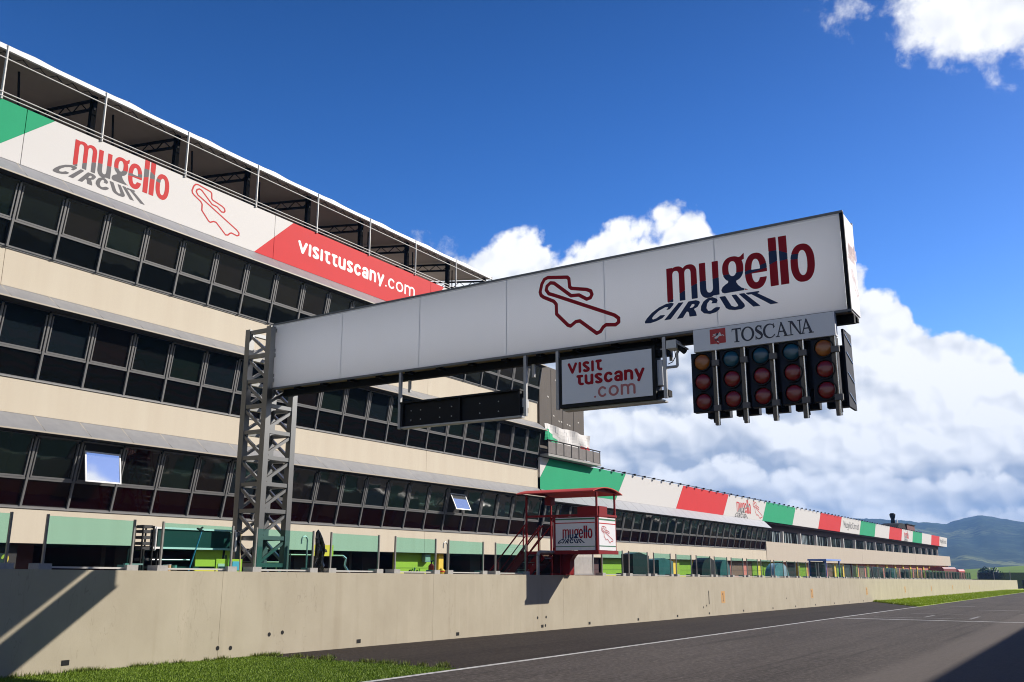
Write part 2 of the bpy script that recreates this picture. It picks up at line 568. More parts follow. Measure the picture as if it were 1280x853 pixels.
PANE_G = pane_mat('green_tinted_window_glass', (0.008, 0.014, 0.012), 0.04, 0.02)
PANE_W = pane_mat('warm_tinted_window_glass', (0.010, 0.008, 0.008), 0.05, 0.016)
PANE_B = pane_mat('blue_tinted_window_glass', (0.009, 0.014, 0.018), 0.03, 0.024)


class MB:
    """Collects boxes, bars, tubes and polygons; build() links them as ONE mesh object."""

    def __init__(self):
        self.v, self.f, self.m = [], [], []
        self.cur = 0

    def add(self, vs, fs):
        o = len(self.v)
        self.v += [tuple(p) for p in vs]
        self.f += [tuple(i + o for i in f) for f in fs]
        self.m += [self.cur] * len(fs)
        return self

    def box(self, x0, x1, y0, y1, z0, z1):
        vs = [(x0, y0, z0), (x1, y0, z0), (x1, y1, z0), (x0, y1, z0), (x0, y0, z1), (x1, y0, z1), (x1, y1, z1), (x0, y1, z1)]
        return self.add(vs, [(3, 2, 1, 0), (4, 5, 6, 7), (0, 1, 5, 4), (1, 2, 6, 5), (2, 3, 7, 6), (3, 0, 4, 7)])

    def hexa(self, b4, t4):
        """Eight corners: bottom ring and top ring, both counter-clockwise from above."""
        return self.add(list(b4) + list(t4), [(3, 2, 1, 0), (4, 5, 6, 7), (0, 1, 5, 4), (1, 2, 6, 5), (2, 3, 7, 6), (3, 0, 4, 7)])

    def bar(self, a, b, w, h=None, up=(0, 0, 1)):
        h = h or w
        a, b = Vector(a), Vector(b)
        d = (b - a).normalized()
        u = Vector(up)
        if abs(d.dot(u)) > 0.98:
            u = Vector((1, 0, 0))
        s = d.cross(u).normalized() * (w / 2)
        t = s.cross(d).normalized() * (h / 2)
        return self.hexa([a - s - t, a + s - t, a + s + t, a - s + t], [b - s - t, b + s - t, b + s + t, b - s + t])

    def tube(self, a, b, r, n=10, r2=None):
        a, b = Vector(a), Vector(b)
        r2 = r if r2 is None else r2
        d = (b - a).normalized()
        u = Vector((0, 0, 1)) if abs(d.z) < 0.95 else Vector((1, 0, 0))
        s = d.cross(u).normalized()
        t = s.cross(d)
        vs = []
        for p, q in ((a, r), (b, r2)):
            for i in range(n):
                k = 2 * math.pi * i / n
                vs.append(p + s * (q * math.cos(k)) + t * (q * math.sin(k)))
        fs = [(i, (i + 1) % n, n + (i + 1) % n, n + i) for i in range(n)]
        fs += [tuple(range(n - 1, -1, -1)), tuple(range(n, 2 * n))]
        return self.add(vs, fs)

    def path(self, pts, r, n=8):
        for a, b in zip(pts[:-1], pts[1:]):
            self.tube(a, b, r, n)
        return self

    def prism(self, pts, axis, lo, hi):
        """Polygon given in the two other axes, extruded along axis (0, 1 or 2)."""
        def p3(p, k):
            q = [0, 0, 0]
            o = [i for i in range(3) if i != axis]
            q[o[0]], q[o[1]] = p
            q[axis] = k
            return tuple(q)
        n = len(pts)
        vs = [p3(p, lo) for p in pts] + [p3(p, hi) for p in pts]
        fs = [tuple(range(n)), tuple(range(2 * n - 1, n - 1, -1))]
        fs += [(i, i + n, (i + 1) % n + n, (i + 1) % n) for i in range(n)]
        return self.add(vs, fs)

    def mesh(self, name, mats):
        me = bpy.data.meshes.new(name)
        me.from_pydata(self.v, [], self.f)
        for mm in (mats if isinstance(mats, (list, tuple)) else [mats]):
            me.materials.append(mm)
        if any(self.m):
            me.polygons.foreach_set('material_index', self.m)
        me.validate()
        import bmesh
        bm = bmesh.new()
        bm.from_mesh(me)
        bmesh.ops.recalc_face_normals(bm, faces=bm.faces)
        bm.to_mesh(me)
        bm.free()
        return me

    def build(self, name, mats, parent=None, loc=(0, 0, 0), rot=(0, 0, 0)):
        return inst(name, self.mesh(name, mats), parent, loc, rot)


def inst(name, me, parent=None, loc=(0, 0, 0), rot=(0, 0, 0)):
    o = bpy.data.objects.new(name, me)
    o.location = loc
    o.rotation_euler = rot
    COL.objects.link(o)
    if parent is not None:
        o.parent = parent
    return o


def thing(name, label, cat, loc=(0, 0, 0), group=None, rot=(0, 0, 0)):
    o = bpy.data.objects.new(name, None)
    o.empty_display_size = 0.3
    o.location = loc
    o.rotation_euler = rot
    COL.objects.link(o)
    o['label'] = label
    o['category'] = cat
    if group:
        o['group'] = group
    return o


def tag(o, label, cat, group=None):
    o['label'] = label
    o['category'] = cat
    if group:
        o['group'] = group
    return o


def structure(o):
    o['kind'] = 'structure'
    return o


def stuff(o, label=None):
    o['kind'] = 'stuff'
    if label:
        o['label'] = label
    return o


def copy_tree(o, parent=None):
    c = o.copy()
    COL.objects.link(c)
    if parent is not None:
        c.parent = parent
    for ch in [k for k in bpy.data.objects if k.parent is o]:
        copy_tree(ch, c)
    return c


def gz(y):
    """Height of the straight: it falls one metre in a hundred away from the camera."""
    return -1.645 - 0.0101 * min(max(y, -200.0), 420.0)


ORD = ['first', 'second', 'third', 'fourth', 'fifth', 'sixth', 'seventh', 'eighth', 'ninth', 'tenth', 'eleventh', 'twelfth',
       'thirteenth', 'fourteenth', 'fifteenth', 'sixteenth', 'seventeenth', 'eighteenth', 'nineteenth', 'twentieth',
       'twenty-first', 'twenty-second', 'twenty-third', 'twenty-fourth', 'twenty-fifth', 'twenty-sixth', 'twenty-seventh',
       'twenty-eighth', 'twenty-ninth', 'thirtieth', 'thirty-first', 'thirty-second', 'thirty-third', 'thirty-fourth',
       'thirty-fifth', 'thirty-sixth', 'thirty-seventh', 'thirty-eighth', 'thirty-ninth', 'fortieth', 'forty-first',
       'forty-second', 'forty-third', 'forty-fourth', 'forty-fifth', 'forty-sixth', 'forty-seventh', 'forty-eighth']

# ---------------------------------------------------------------- flat print: shapes by signed distance, meshed along their outline


def seg(X, Z, a, b, w):
    ax, az = a
    bx, bz = b
    L = math.hypot(bx - ax, bz - az) or 1e-9
    ux, uz = (bx - ax) / L, (bz - az) / L
    s = (X - ax) * ux + (Z - az) * uz
    t = (X - ax) * -uz + (Z - az) * ux
    return np.maximum(np.abs(s - L / 2) - L / 2, np.abs(t) - w / 2)


def cap(X, Z, a, b, r1, r2=None):
    r2 = r1 if r2 is None else r2
    ax, az = a
    bx, bz = b
    L2 = (bx - ax) ** 2 + (bz - az) ** 2 or 1e-9
    h = np.clip(((X - ax) * (bx - ax) + (Z - az) * (bz - az)) / L2, 0, 1)
    return np.hypot(X - ax - h * (bx - ax), Z - az - h * (bz - az)) - (r1 + (r2 - r1) * h)


def pline(X, Z, pts, r, closed=False):
    d = None
    p = list(pts) + ([pts[0]] if closed else [])
    for a, b in zip(p[:-1], p[1:]):
        k = cap(X, Z, a, b, r)
        d = k if d is None else np.minimum(d, k)
    return d


def ell(X, Z, cx, cz, a, b, n=2.3):
    q = (np.abs((X - cx) / a) ** n + np.abs((Z - cz) / b) ** n) ** (1 / n)
    return (q - 1) * min(a, b)


def rect(X, Z, x0, x1, z0, z1):
    return np.maximum(np.maximum(x0 - X, X - x1), np.maximum(z0 - Z, Z - z1))


def poly(X, Z, pts):
    d = np.full(X.shape, 1e9)
    inside = np.zeros(X.shape, bool)
    n = len(pts)
    for i in range(n):
        a, b = pts[i], pts[(i + 1) % n]
        d = np.minimum(d, cap(X, Z, a, b, 0))
        c = ((a[1] > Z) != (b[1] > Z))
        dz = (b[1] - a[1]) or 1e-12
        inside ^= c & (X < (b[0] - a[0]) * (Z - a[1]) / dz + a[0])
    return np.where(inside, -d, d)


def mn(*a):
    d = a[0]
    for k in a[1:]:
        d = np.minimum(d, k)
    return d


def arc_pts(cx, cz, a, b, t0, t1, n=14):
    return [(cx + a * math.cos(R(t0 + (t1 - t0) * i / n)), cz + b * math.sin(R(t0 + (t1 - t0) * i / n))) for i in range(n + 1)]


def sdf_polys(fn, x0, x1, z0, z1, step):
    """2-D polygons (verts, faces) covering fn <= 0: whole cells merged along rows, outline cells clipped."""
    nx, nz = int(math.ceil((x1 - x0) / step)) + 1, int(math.ceil((z1 - z0) / step)) + 1
    xs, zs = x0 + step * np.arange(nx), z0 + step * np.arange(nz)
    X, Z = np.meshgrid(xs, zs)
    F = fn(X, Z)
    neg = F <= 0
    cnt = neg[:-1, :-1].astype(int) + neg[1:, :-1] + neg[:-1, 1:] + neg[1:, 1:]
    verts, faces, idx = [], [], {}

    def V(p):
        k = (round(p[0], 6), round(p[1], 6))
        if k not in idx:
            idx[k] = len(verts)
            verts.append(k)
        return idx[k]
    full = cnt == 4
    for j in range(nz - 1):
        i = 0
        row = full[j]
        while i < nx - 1:
            if row[i]:
                k = i
                while k < nx - 1 and row[k]:
                    k += 1
                faces.append((V((xs[i], zs[j])), V((xs[k], zs[j])), V((xs[k], zs[j + 1])), V((xs[i], zs[j + 1]))))
                i = k
            else:
                i += 1
    for j, i in zip(*np.where((cnt > 0) & (cnt < 4))):
        c = [(xs[i], zs[j], F[j, i]), (xs[i + 1], zs[j], F[j, i + 1]), (xs[i + 1], zs[j + 1], F[j + 1, i + 1]), (xs[i], zs[j + 1], F[j + 1, i])]
        out = []
        for a, b in zip(c, c[1:] + c[:1]):
            if a[2] <= 0:
                out.append((a[0], a[1]))
            if (a[2] <= 0) != (b[2] <= 0):
                t = a[2] / (a[2] - b[2])
                out.append((a[0] + t * (b[0] - a[0]), a[1] + t * (b[1] - a[1])))
        f = []
        for p in out:
            v = V(p)
            if not f or (v != f[-1] and v != f[0]):
                f.append(v)
        if len(f) >= 3:
            faces.append(tuple(f))
    return verts, faces


class Print:
    """Several flat coloured shapes gathered on one surface."""

    def __init__(self):
        self.v, self.f, self.m, self.mats = [], [], [], []

    def add(self, polys, mt, xf=None):
        vs, fs = polys
        if mt not in self.mats:
            self.mats.append(mt)
        k = self.mats.index(mt)
        o = len(self.v)
        self.v += [xf(*p) if xf else p for p in vs]
        self.f += [tuple(i + o for i in f) for f in fs]
        self.m += [k] * len(fs)
        return self

    def build(self, name, to3, parent, loc=(0, 0, 0), flip=False):
        me = bpy.data.meshes.new(name)
        fs = [tuple(reversed(f)) for f in self.f] if flip else self.f
        me.from_pydata([to3(*p) for p in self.v], [], fs)
        for mm in self.mats:
            me.materials.append(mm)
        me.polygons.foreach_set('material_index', self.m)
        me.validate()
        return inst(name, me, parent, loc)


# --- the circuit's wordmark in its own coordinates (metres on the gantry beam, left edge of the m at 0, baseline 0)


def wordmark_sdf(X, Z):
    x, z = X - 6.24, Z + 4.77
    d = mn(rect(x, z, -6.24, -6.125, 4.77, 5.425), rect(x, z, -6.0, -5.89, 4.77, 5.28), rect(x, z, -5.77, -5.655, 4.77, 5.28))
    a1 = np.maximum(np.maximum(ell(x, z, -6.035, 5.27, 0.145, 0.166), -ell(x, z, -6.0625, 5.27, 0.0625, 0.085)), 5.265 - z)
    a2 = np.maximum(np.maximum(ell(x, z, -5.80, 5.27, 0.145, 0.166), -ell(x, z, -5.83, 5.27, 0.06, 0.085)), 5.265 - z)
    d = mn(d, a1, a2)
    d = mn(d, rect(x, z, -5.605, -5.485, 4.93, 5.418), rect(x, z, -5.362, -5.245, 4.775, 5.41),
           np.maximum(np.maximum(ell(x, z, -5.452, 4.94, 0.153, 0.195), -ell(x, z, -5.4235, 4.94, 0.0615, 0.10)), z - 4.945))
    g = np.maximum(ell(x, z, -4.98, 5.21, 0.195, 0.232), -ell(x, z, -4.987, 5.215, 0.072, 0.138))
    ear = poly(x, z, [(-4.90, 5.405), (-4.83, 5.42), (-4.763, 5.478), (-4.766, 5.36), (-4.815, 5.345), (-4.83, 5.29)])
    tail = poly(x, z, [(-5.07, 5.02), (-4.92, 5.02), (-4.93, 4.955), (-4.90, 4.90), (-4.84, 4.84), (-4.715, 4.787), (-5.15, 4.780), (-5.195, 4.80),
                       (-5.21, 4.845), (-5.185, 4.90), (-5.13, 4.94), (-5.08, 4.965)])
    d = mn(d, g, ear, tail)
    e = np.maximum(ell(x, z, -4.567, 5.105, 0.198, 0.332), -ell(x, z, -4.567, 5.11, 0.076, 0.215))
    e = np.maximum(e, -rect(x, z, -4.57, -4.2, 4.975, 5.065))
    e = mn(e, np.maximum(rect(x, z, -4.70, -4.373, 5.065, 5.135), ell(x, z, -4.567, 5.105, 0.198, 0.332)))
    o = np.maximum(ell(x, z, -3.752, 5.113, 0.205, 0.342), -ell(x, z, -3.752, 5.115, 0.078, 0.225))
    d = mn(d, e, o, rect(x, z, -4.324, -4.182, 4.777, 5.66), rect(x, z, -4.142, -4.0, 4.777, 5.656))
    return d


def wordmark_blue(X, Z):
    """Negative where the letters are printed in the dark second colour."""
    x, z = X - 6.24, Z + 4.77
    low = np.interp(x, [-6.26, -6.0, -5.76, -5.6, -5.3, -5.17, -4.785, -4.78], [4.76, 4.905, 5.016, 5.07, 5.088, 5.118, 5.138, 4.0])
    a = z - low
    up = np.interp(x, [-4.78, -4.76, -4.37, -4.32, -4.18, -4.14, -4.0, -3.93, -3.81, -3.80], [5.10, 5.12, 5.225, 5.415, 5.418, 5.398, 5.332, 5.29, 5.284, 4.0])
    lo = np.interp(x, [-4.76, -4.37, -4.33, -4.18, -4.15, -4.0, -3.93, -3.81], [5.06, 5.132, 5.17, 5.226, 5.208, 5.221, 5.196, 5.19])
    b = np.maximum(z - up, lo - z)
    b = np.where(x < -4.775, 1.0, b)
    return np.minimum(a, b)


CIRCUIT = [
    [(0.121, -0.029), (0.108, -0.061), (0.036, -0.129), (-0.03, -0.135), (0.014, -0.085), (-0.044, -0.077), (-0.175, -0.128), (-0.272, -0.198), (-0.317, -0.249), (-0.299, -0.278), (-0.227, -0.261), (-0.15, -0.218), (-0.05, -0.223), (-0.11, -0.278), (-0.23, -0.318), (-0.349, -0.34), (-0.455, -0.332), (-0.466, -0.301), (-0.416, -0.235), (-0.317, -0.146), (-0.172, -0.064), (-0.03, -0.017), (0.076, -0.01)],
    [(0.214, -0.031), (0.312, -0.035), (0.046, -0.322), (-0.082, -0.323)],
    [(0.404, -0.035), (0.545, -0.032), (0.611, -0.058), (0.621, -0.092), (0.572, -0.163), (0.503, -0.191), (0.534, -0.247), (0.553, -0.327), (0.413, -0.323), (0.399, -0.238), (0.366, -0.218), (0.285, -0.327), (0.166, -0.333)],
    [(0.934, -0.062), (0.954, -0.098), (0.929, -0.143), (0.83, -0.139), (0.859, -0.095), (0.812, -0.072), (0.76, -0.124), (0.738, -0.21), (0.768, -0.265), (0.824, -0.267), (0.881, -0.231), (0.914, -0.22), (0.991, -0.225), (0.978, -0.267), (0.909, -0.312), (0.798, -0.329), (0.688, -0.302), (0.629, -0.238), (0.639, -0.162), (0.688, -0.08), (0.769, -0.03), (0.859, -0.022)],
    [(0.986, -0.037), (1.095, -0.039), (1.198, -0.234), (1.261, -0.265), (1.304, -0.261), (1.322, -0.242), (1.209, -0.039), (1.295, -0.041), (1.434, -0.237), (1.442, -0.281), (1.386, -0.321), (1.257, -0.323), (1.15, -0.299), (1.098, -0.263)],
    [(1.339, -0.037), (1.442, -0.038), (1.715, -0.311), (1.589, -0.309)],
    [(1.463, -0.039), (1.7, -0.039), (1.72, -0.068), (1.667, -0.071), (2.036, -0.312), (1.892, -0.31), (1.567, -0.079), (1.503, -0.08)]]
R_HOLE = [(0.469, -0.096), (0.512, -0.098), (0.518, -0.122), (0.486, -0.157), (0.42, -0.165)]


def circuit_sdf(X, Z):
    d = mn(*[poly(X, Z, p) for p in CIRCUIT])
    return np.maximum(d, -poly(X, Z, R_HOLE))


def wordmark(pr, to2, red, blue, step=0.012):
    """Adds the wordmark to a Print; to2 places the wordmark's metres on the surface."""
    b = (-0.03, 2.75, -0.04, 0.93)
    pr.add(sdf_polys(lambda X, Z: np.maximum(wordmark_sdf(X, Z), -wordmark_blue(X, Z)), *b, step), red, to2)
    pr.add(sdf_polys(lambda X, Z: np.maximum(wordmark_sdf(X, Z), wordmark_blue(X, Z)), *b, step), blue, to2)
    pr.add(sdf_polys(circuit_sdf, -0.5, 2.08, -0.37, 0.01, step), blue, to2)


LAYOUT = [(-8.94, 5.40), (-8.90, 5.56), (-8.84, 5.65), (-8.76, 5.675), (-8.32, 5.61), (-8.285, 5.57), (-8.27, 5.40), (-8.23, 5.365), (-7.90, 5.29),
          (-7.81, 5.245), (-7.785, 5.17), (-7.82, 5.11), (-7.90, 5.095), (-8.07, 5.205), (-8.24, 5.215), (-8.62, 5.535), (-8.70, 5.555), (-8.78, 5.50),
          (-8.80, 5.42), (-8.74, 5.335), (-8.62, 5.285), (-7.32, 4.69), (-7.235, 4.62), (-7.235, 4.54), (-7.30, 4.50), (-7.50, 4.525), (-7.56, 4.49),
          (-7.62, 4.41), (-7.70, 4.385), (-8.06, 4.68), (-8.15, 4.675), (-8.26, 4.605), (-8.32, 4.63), (-8.57, 4.89), (-8.575, 5.09), (-8.63, 5.16), (-8.86, 5.28), (-8.92, 5.33)]


def layout(pr, to2, mt, r=0.034, step=0.016):
    """The outline of the circuit as a line drawing."""
    pts = [(x + 8.94, z - 4.38) for x, z in LAYOUT]
    pr.add(sdf_polys(lambda X, Z: pline(X, Z, pts, r, True), -0.06, 1.80, -0.06, 1.36, step), mt, to2)


# --- a plain rounded sans (x height 1) for the other wordings
def glyph(ch, w):
    r = w / 2
    h = 1 - r

    def P(*paths):
        return lambda X, Z: mn(*[pline(X, Z, p, r) for p in paths])
    if ch == 'V':
        return P([(r, h), (0.45, r), (0.9 - r, h)]), 0.9
    if ch in 'I':
        return P([(r, r), (r, h)]), w
    if ch == 'S':
        return P(arc_pts(0.34, 0.735, 0.34 - r, 0.265 - r, 35, 180, 9) + [(r + 0.01, 0.68)] + arc_pts(0.34, 0.265, 0.34 - r, 0.265 - r, 60, -145, 12)), 0.68
    if ch == 'T':
        return P([(0.02 + r, h), (0.62 - r, h)], [(0.28, h), (0.28, 0.30)] + arc_pts(0.50, 0.30, 0.22, 0.30 - r, 180, 280, 6)), 0.62
    if ch == 'u':
        return P([(r, h), (r, 0.36)] + arc_pts(0.38, 0.36, 0.38 - r, 0.36 - r, 180, 360, 10) + [(0.76 - r, h), (0.76 - r, r)]), 0.76
    if ch == 's':
        return glyph('S', w)
    if ch == 'c':
        return P(arc_pts(0.40, 0.5, 0.40 - r, 0.5 - r, 42, 318, 16)), 0.76
    if ch == 'C':
        return P(arc_pts(0.5, 0.7, 0.50 - r, 0.7 - r, 42, 318, 16)), 0.9
    if ch == 'a':
        return P(arc_pts(0.34, 0.31, 0.34 - r, 0.31 - r, 0, 360, 16), arc_pts(0.36, 0.66, 0.36 - r, 0.34 - r, 155, 0, 9) + [(0.72 - r, r)]), 0.72
    if ch == 'n':
        return P([(r, r), (r, h)], [(r, 0.55)] + arc_pts(0.38, 0.62, 0.38 - r, 0.38 - r, 180, 0, 10) + [(0.76 - r, r)]), 0.76
    if ch == 'y':
        return P([(r, h), (0.40, 0.12)], [(0.82 - r, h), (0.40, 0.12), (0.33, -0.08)]), 0.82
    if ch == '.':
        return P([(r, r), (r + 0.001, r)]), w
    if ch == 'o':
        return P(arc_pts(0.44, 0.5, 0.44 - r, 0.5 - r, 0, 360, 18)), 0.88
    if ch == 'm':
        return P([(r, r), (r, h)], [(r, 0.6)] + arc_pts(0.36, 0.66, 0.36 - r, 0.34 - r, 180, 0, 8) + [(0.72 - r, r)],
                 [(0.72 - r, 0.6)] + arc_pts(1.08 - w, 0.66, 0.36 - r, 0.34 - r, 180, 0, 8) + [(1.44 - w - r, r)]), 1.44 - w
    if ch == 'M':
        return P([(r, r), (r, 1.4), (0.5, 0.5), (1 - r, 1.4), (1 - r, r)]), 1.0
    if ch == 'g':
        return P(arc_pts(0.38, 0.5, 0.38 - r, 0.5 - r, 0, 360, 16), [(0.76 - r, h), (0.76 - r, -0.2), (0.5, -0.38), (0.1, -0.3)]), 0.76
    if ch == 'e':
        return P([(r, 0.5), (0.76 - r, 0.5)] + arc_pts(0.38, 0.5, 0.38 - r, 0.5 - r, 0, 310, 14)), 0.76
    if ch == 'l':
        return P([(r, r), (r, 1.4)]), w
    if ch == 'i':
        return P([(r, r), (r, h)], [(r, 1.3), (r, 1.31)]), w
    if ch == 'r':
        return P([(r, r), (r, h)], [(r, 0.6), (0.3, 0.95), (0.45, 0.95)]), 0.5
    if ch == 't':
        return P([(0.2, 1.35), (0.2, r), (0.42, r)], [(0, h), (0.42, h)]), 0.42
    if ch == '2':
        return P(arc_pts(0.36, 0.98, 0.36 - r, 0.40 - r, 165, -30, 10) + [(r, r), (0.72 - r, r)]), 0.72
    return P([(r, r), (r, h)]), w


def sans(pr, text, x, z, size, mt, w=0.2, gap=0.14, width=None, step=0.03, to2=None):
    """Sets a line of text; width, when given, squeezes or opens the line to fit."""
    items, cur = [], 0.0
    for ch in text:
        fn, adv = glyph(ch, w)
        items.append((fn, adv, cur))
        cur += adv + gap
    sx = size if width is None else width / (cur - gap)
    for fn, adv, c in items:
        pr.add(sdf_polys(fn, -0.06, adv + 0.06, -0.46, 1.5, step), mt,
               (lambda u, v, c=c: (to2(x + (c + u) * sx, z + v * size) if to2 else (x + (c + u) * sx, z + v * size))))


# ================================================================ ground
def sheet(name, x0, x1, y0, y1, lift, mt, ny=40, x0b=None, x1b=None):
    """A strip of ground following the slope."""
    vs, fs = [], []
    for i in range(ny + 1):
        y = y0 + (y1 - y0) * i / ny
        vs += [(x0, y, gz(y) + lift), (x1, y, gz(y) + lift)]
        if i:
            k = 2 * i
            fs.append((k - 2, k - 1, k + 1, k))
    me = bpy.data.meshes.new(name)
    me.from_pydata(vs, [], fs)
    me.materials.append(mt)
    return inst(name, me)


def strip_poly(name, pts, lift, mt, kind=True):
    me = bpy.data.meshes.new(name)
    me.from_pydata([(x, y, gz(y) + lift) for x, y in pts], [], [tuple(range(len(pts)))])
    me.materials.append(mt)
    return inst(name, me)


def terrain():
    """Base ground out to the horizon: level with the straight near by, a green slope rising far off to the right."""
    xs = np.concatenate([np.linspace(-3400, -500, 12), np.linspace(-400, 400, 41), np.linspace(500, 3400, 12)])
    ys = np.concatenate([np.linspace(-600, -100, 5), np.linspace(-60, 420, 25), np.linspace(450, 1000, 23), np.linspace(1100, 3600, 14)])
    vs, fs = [], []
    for y in ys:
        for x in xs:
            z = gz(y) - 0.05
            if y > 300:
                t = min(1.0, (y - 300) / 260.0)
                ridge = 9.5 * t * t * (3 - 2 * t) / (1 + math.exp(-(x + 62 + 0.05 * (y - 300)) / 26.0))
                z += ridge * (1.0 if y < 900 else max(0.0, 1 - (y - 900) / 900))
            vs.append((x, y, z))
    nx = len(xs)
    for j in range(len(ys) - 1):
        for i in range(nx - 1):
            k = j * nx + i
            fs.append((k, k + 1, k + nx + 1, k + nx))
    me = bpy.data.meshes.new('ground')
    me.from_pydata(vs, [], fs)
    me.materials.append(mat('meadow', (0.15, 0.24, 0.02), 0.9, var=0.8, scale=0.02, col2=(0.09, 0.16, 0.018), spec=0.1))
    for p in me.polygons:
        p.use_smooth = True
    return structure(inst('ground', me))


terrain()
structure(sheet('track', -10.3, 4.6, -30, 420, 0.004, ASPHALT, 60))
structure(sheet('pit_lane', -33.5, -16.05, -10, 300, 0.004, PITLANE, 40))
structure(strip_poly('asphalt_apron', [(-15.6, 15.0), (-10.3, 15.0), (-10.3, 66.0), (-15.6, 79.0)], 0.004, APRON))
structure(strip_poly('near_turf', [(-15.6, -12), (-10.3, -12), (-10.3, 15.0), (-15.6, 15.0)], 0.002, SOIL))
structure(strip_poly('far_turf', [(-15.6, 79.0), (-10.3, 66.0), (-10.3, 300), (-15.6, 300)], 0.012, TURF_FAR))
# painted lines
structure(sheet('edge_line', -10.42, -10.27, -30, 420, 0.010, LINE, 60))
structure(strip_poly('start_line', [(-10.2, 43.95), (4.5, 43.95), (4.5, 44.30), (-10.2, 44.30)], 0.012, LINE))
for pts in ([(-9.2, 46.4), (-5.3, 46.4), (-5.3, 46.62), (-9.2, 46.62)], [(-5.3, 46.4), (-5.15, 46.4), (-5.15, 50.2), (-5.3, 50.2)],
            [(-8.6, 52.6), (-6.2, 52.6), (-6.2, 52.78), (-8.6, 52.78)], [(-6.4, 61.0), (-4.2, 61.0), (-4.2, 61.4), (-6.4, 61.4)],
            [(-8.9, 69.0), (-7.4, 69.0), (-7.4, 69.6), (-8.9, 69.6)], [(-3.9, 55.0), (-2.0, 55.0), (-2.0, 55.35), (-3.9, 55.35)],
            [(-7.3, 47.6), (-7.15, 47.6), (-7.15, 50.5), (-7.3, 50.5)]):
    structure(strip_poly('grid_marking', pts, 0.012, LINE_WORN))


def grass(name, n, region, hmin, hmax, w, mt, label):
    """Blades as single bent leaves, all in one mesh."""
    px, py = region(n)
    ang = rng.uniform(0, 2 * np.pi, n)
    h = rng.uniform(hmin, hmax, n) * (0.6 + 0.8 * rng.random(n))
    lean = rng.normal(0, 0.45, n) * h
    z = np.array([gz(v) for v in py])
    dx, dy = np.cos(ang) * w, np.sin(ang) * w
    lx, ly = np.cos(ang + 1.3) * lean, np.sin(ang + 1.3) * lean
    v = np.empty((n, 3, 3))
    v[:, 0] = np.stack([px - dx, py - dy, z], 1)
    v[:, 1] = np.stack([px + dx, py + dy, z], 1)
    v[:, 2] = np.stack([px + lx, py + ly, z + h], 1)
    me = bpy.data.meshes.new(name)
    me.vertices.add(3 * n)
    me.vertices.foreach_set('co', v.reshape(-1))
    me.loops.add(3 * n)
    me.loops.foreach_set('vertex_index', np.arange(3 * n, dtype=np.int32))
    me.polygons.add(n)
    me.polygons.foreach_set('loop_start', np.arange(0, 3 * n, 3, dtype=np.int32))
    me.update()
    me.validate()
    me.materials.append(mt)
    return stuff(inst(name, me), label)


def near_region(n):
    x = rng.uniform(-15.58, -10.45, n)
    y = rng.uniform(7.0, 15.0, n) + rng.normal(0, 0.12, n)
    return x, np.minimum(y, 15.25 - 0.1 * rng.random(n))


grass('grass', 170000, near_region, 0.014, 0.036, 0.0055, BLADE, 'short green grass between the pit wall and the white track line')


def weeds_region(n):
    k = rng.random(n)
    c = rng.integers(0, 46, n)
    cx, cy = rng.uniform(-15.55, -10.6, 46), 15.12 + rng.exponential(0.10, 46)
    wx, wy = -15.55 + rng.random(46) * 0.10, rng.uniform(9, 15.6, 46)
    on_wall = c % 2 == 0
    x = np.where(on_wall, wx[c], cx[c]) + rng.normal(0, 0.035, n)
    y = np.where(on_wall, wy[c], cy[c]) + rng.normal(0, 0.07, n)
    return np.maximum(x, -15.59), y


grass('weeds', 5000, weeds_region, 0.03, 0.09, 0.007, mat('weed_blade', (0.16, 0.24, 0.03), 0.6, var=0.8, scale=3, col2=(0.22, 0.19, 0.05), spec=0.2),
      'tufts of weeds along the foot of the wall and the ragged turf edge')


def far_region(n):
    y = 66 + 130 * rng.random(n) ** 1.6
    x = rng.uniform(-15.55, -10.45, n)
    lim = np.interp(x, [-15.6, -10.3], [79, 66])
    return x, np.maximum(y, lim + rng.random(n))


grass('grass', 40000, far_region, 0.06, 0.14, 0.03, mat('bright_grass_blade', (0.42, 0.52, 0.02), 0.6, var=0.6, scale=0.7, col2=(0.28, 0.36, 0.015), spec=0.15),
      'bright grass strip along the far pit wall')

# ================================================================ pit wall
WX = -15.6
pit_wall = thing('pit_wall', 'long beige concrete pit wall running down the straight', 'wall', (WX, 0, gz(0)))


def wall_top(y):
    return 0.10 - 0.0101 * y


joints = [-12.0, -4.5, 3.0] + [13.93 + 7.38 * k - 7.38 for k in range(0, 30)] + [225.0]
for a, b in zip(joints[:-1], joints[1:]):
    m = MB()
    g_ = 0.003
    a2, b2 = a + g_, b - g_
    x0, x1 = -0.46, 0.0
    zo = gz(0)
    m.hexa([(x0, a2, gz(a2) - 0.15 - zo), (x1, a2, gz(a2) - 0.15 - zo), (x1, b2, gz(b2) - 0.15 - zo), (x0, b2, gz(b2) - 0.15 - zo)],
           [(x0, a2, wall_top(a2) - zo), (x1, a2, wall_top(a2) - zo), (x1, b2, wall_top(b2) - zo), (x0, b2, wall_top(b2) - zo)])
    m.build('wall_segment', WALLC, pit_wall)
m = MB()
for k in range(len(joints) - 2):
    y = joints[k + 1]
    m.box(-0.4, -0.02, y - 0.012, y + 0.012, gz(y) - 0.1 - gz(0), wall_top(y) - 0.03 - gz(0))
m.build('joint_filler', mat('joint_filler_mastic', (0.22, 0.18, 0.125), 0.9), pit_wall)
drain_plate = MB().box(-0.03, 0.004, -0.075, 0.075, -0.045, 0.045).mesh('drain_hole_shade', BLACK)  # black plate proud of the wall, painted for the shade inside a drain
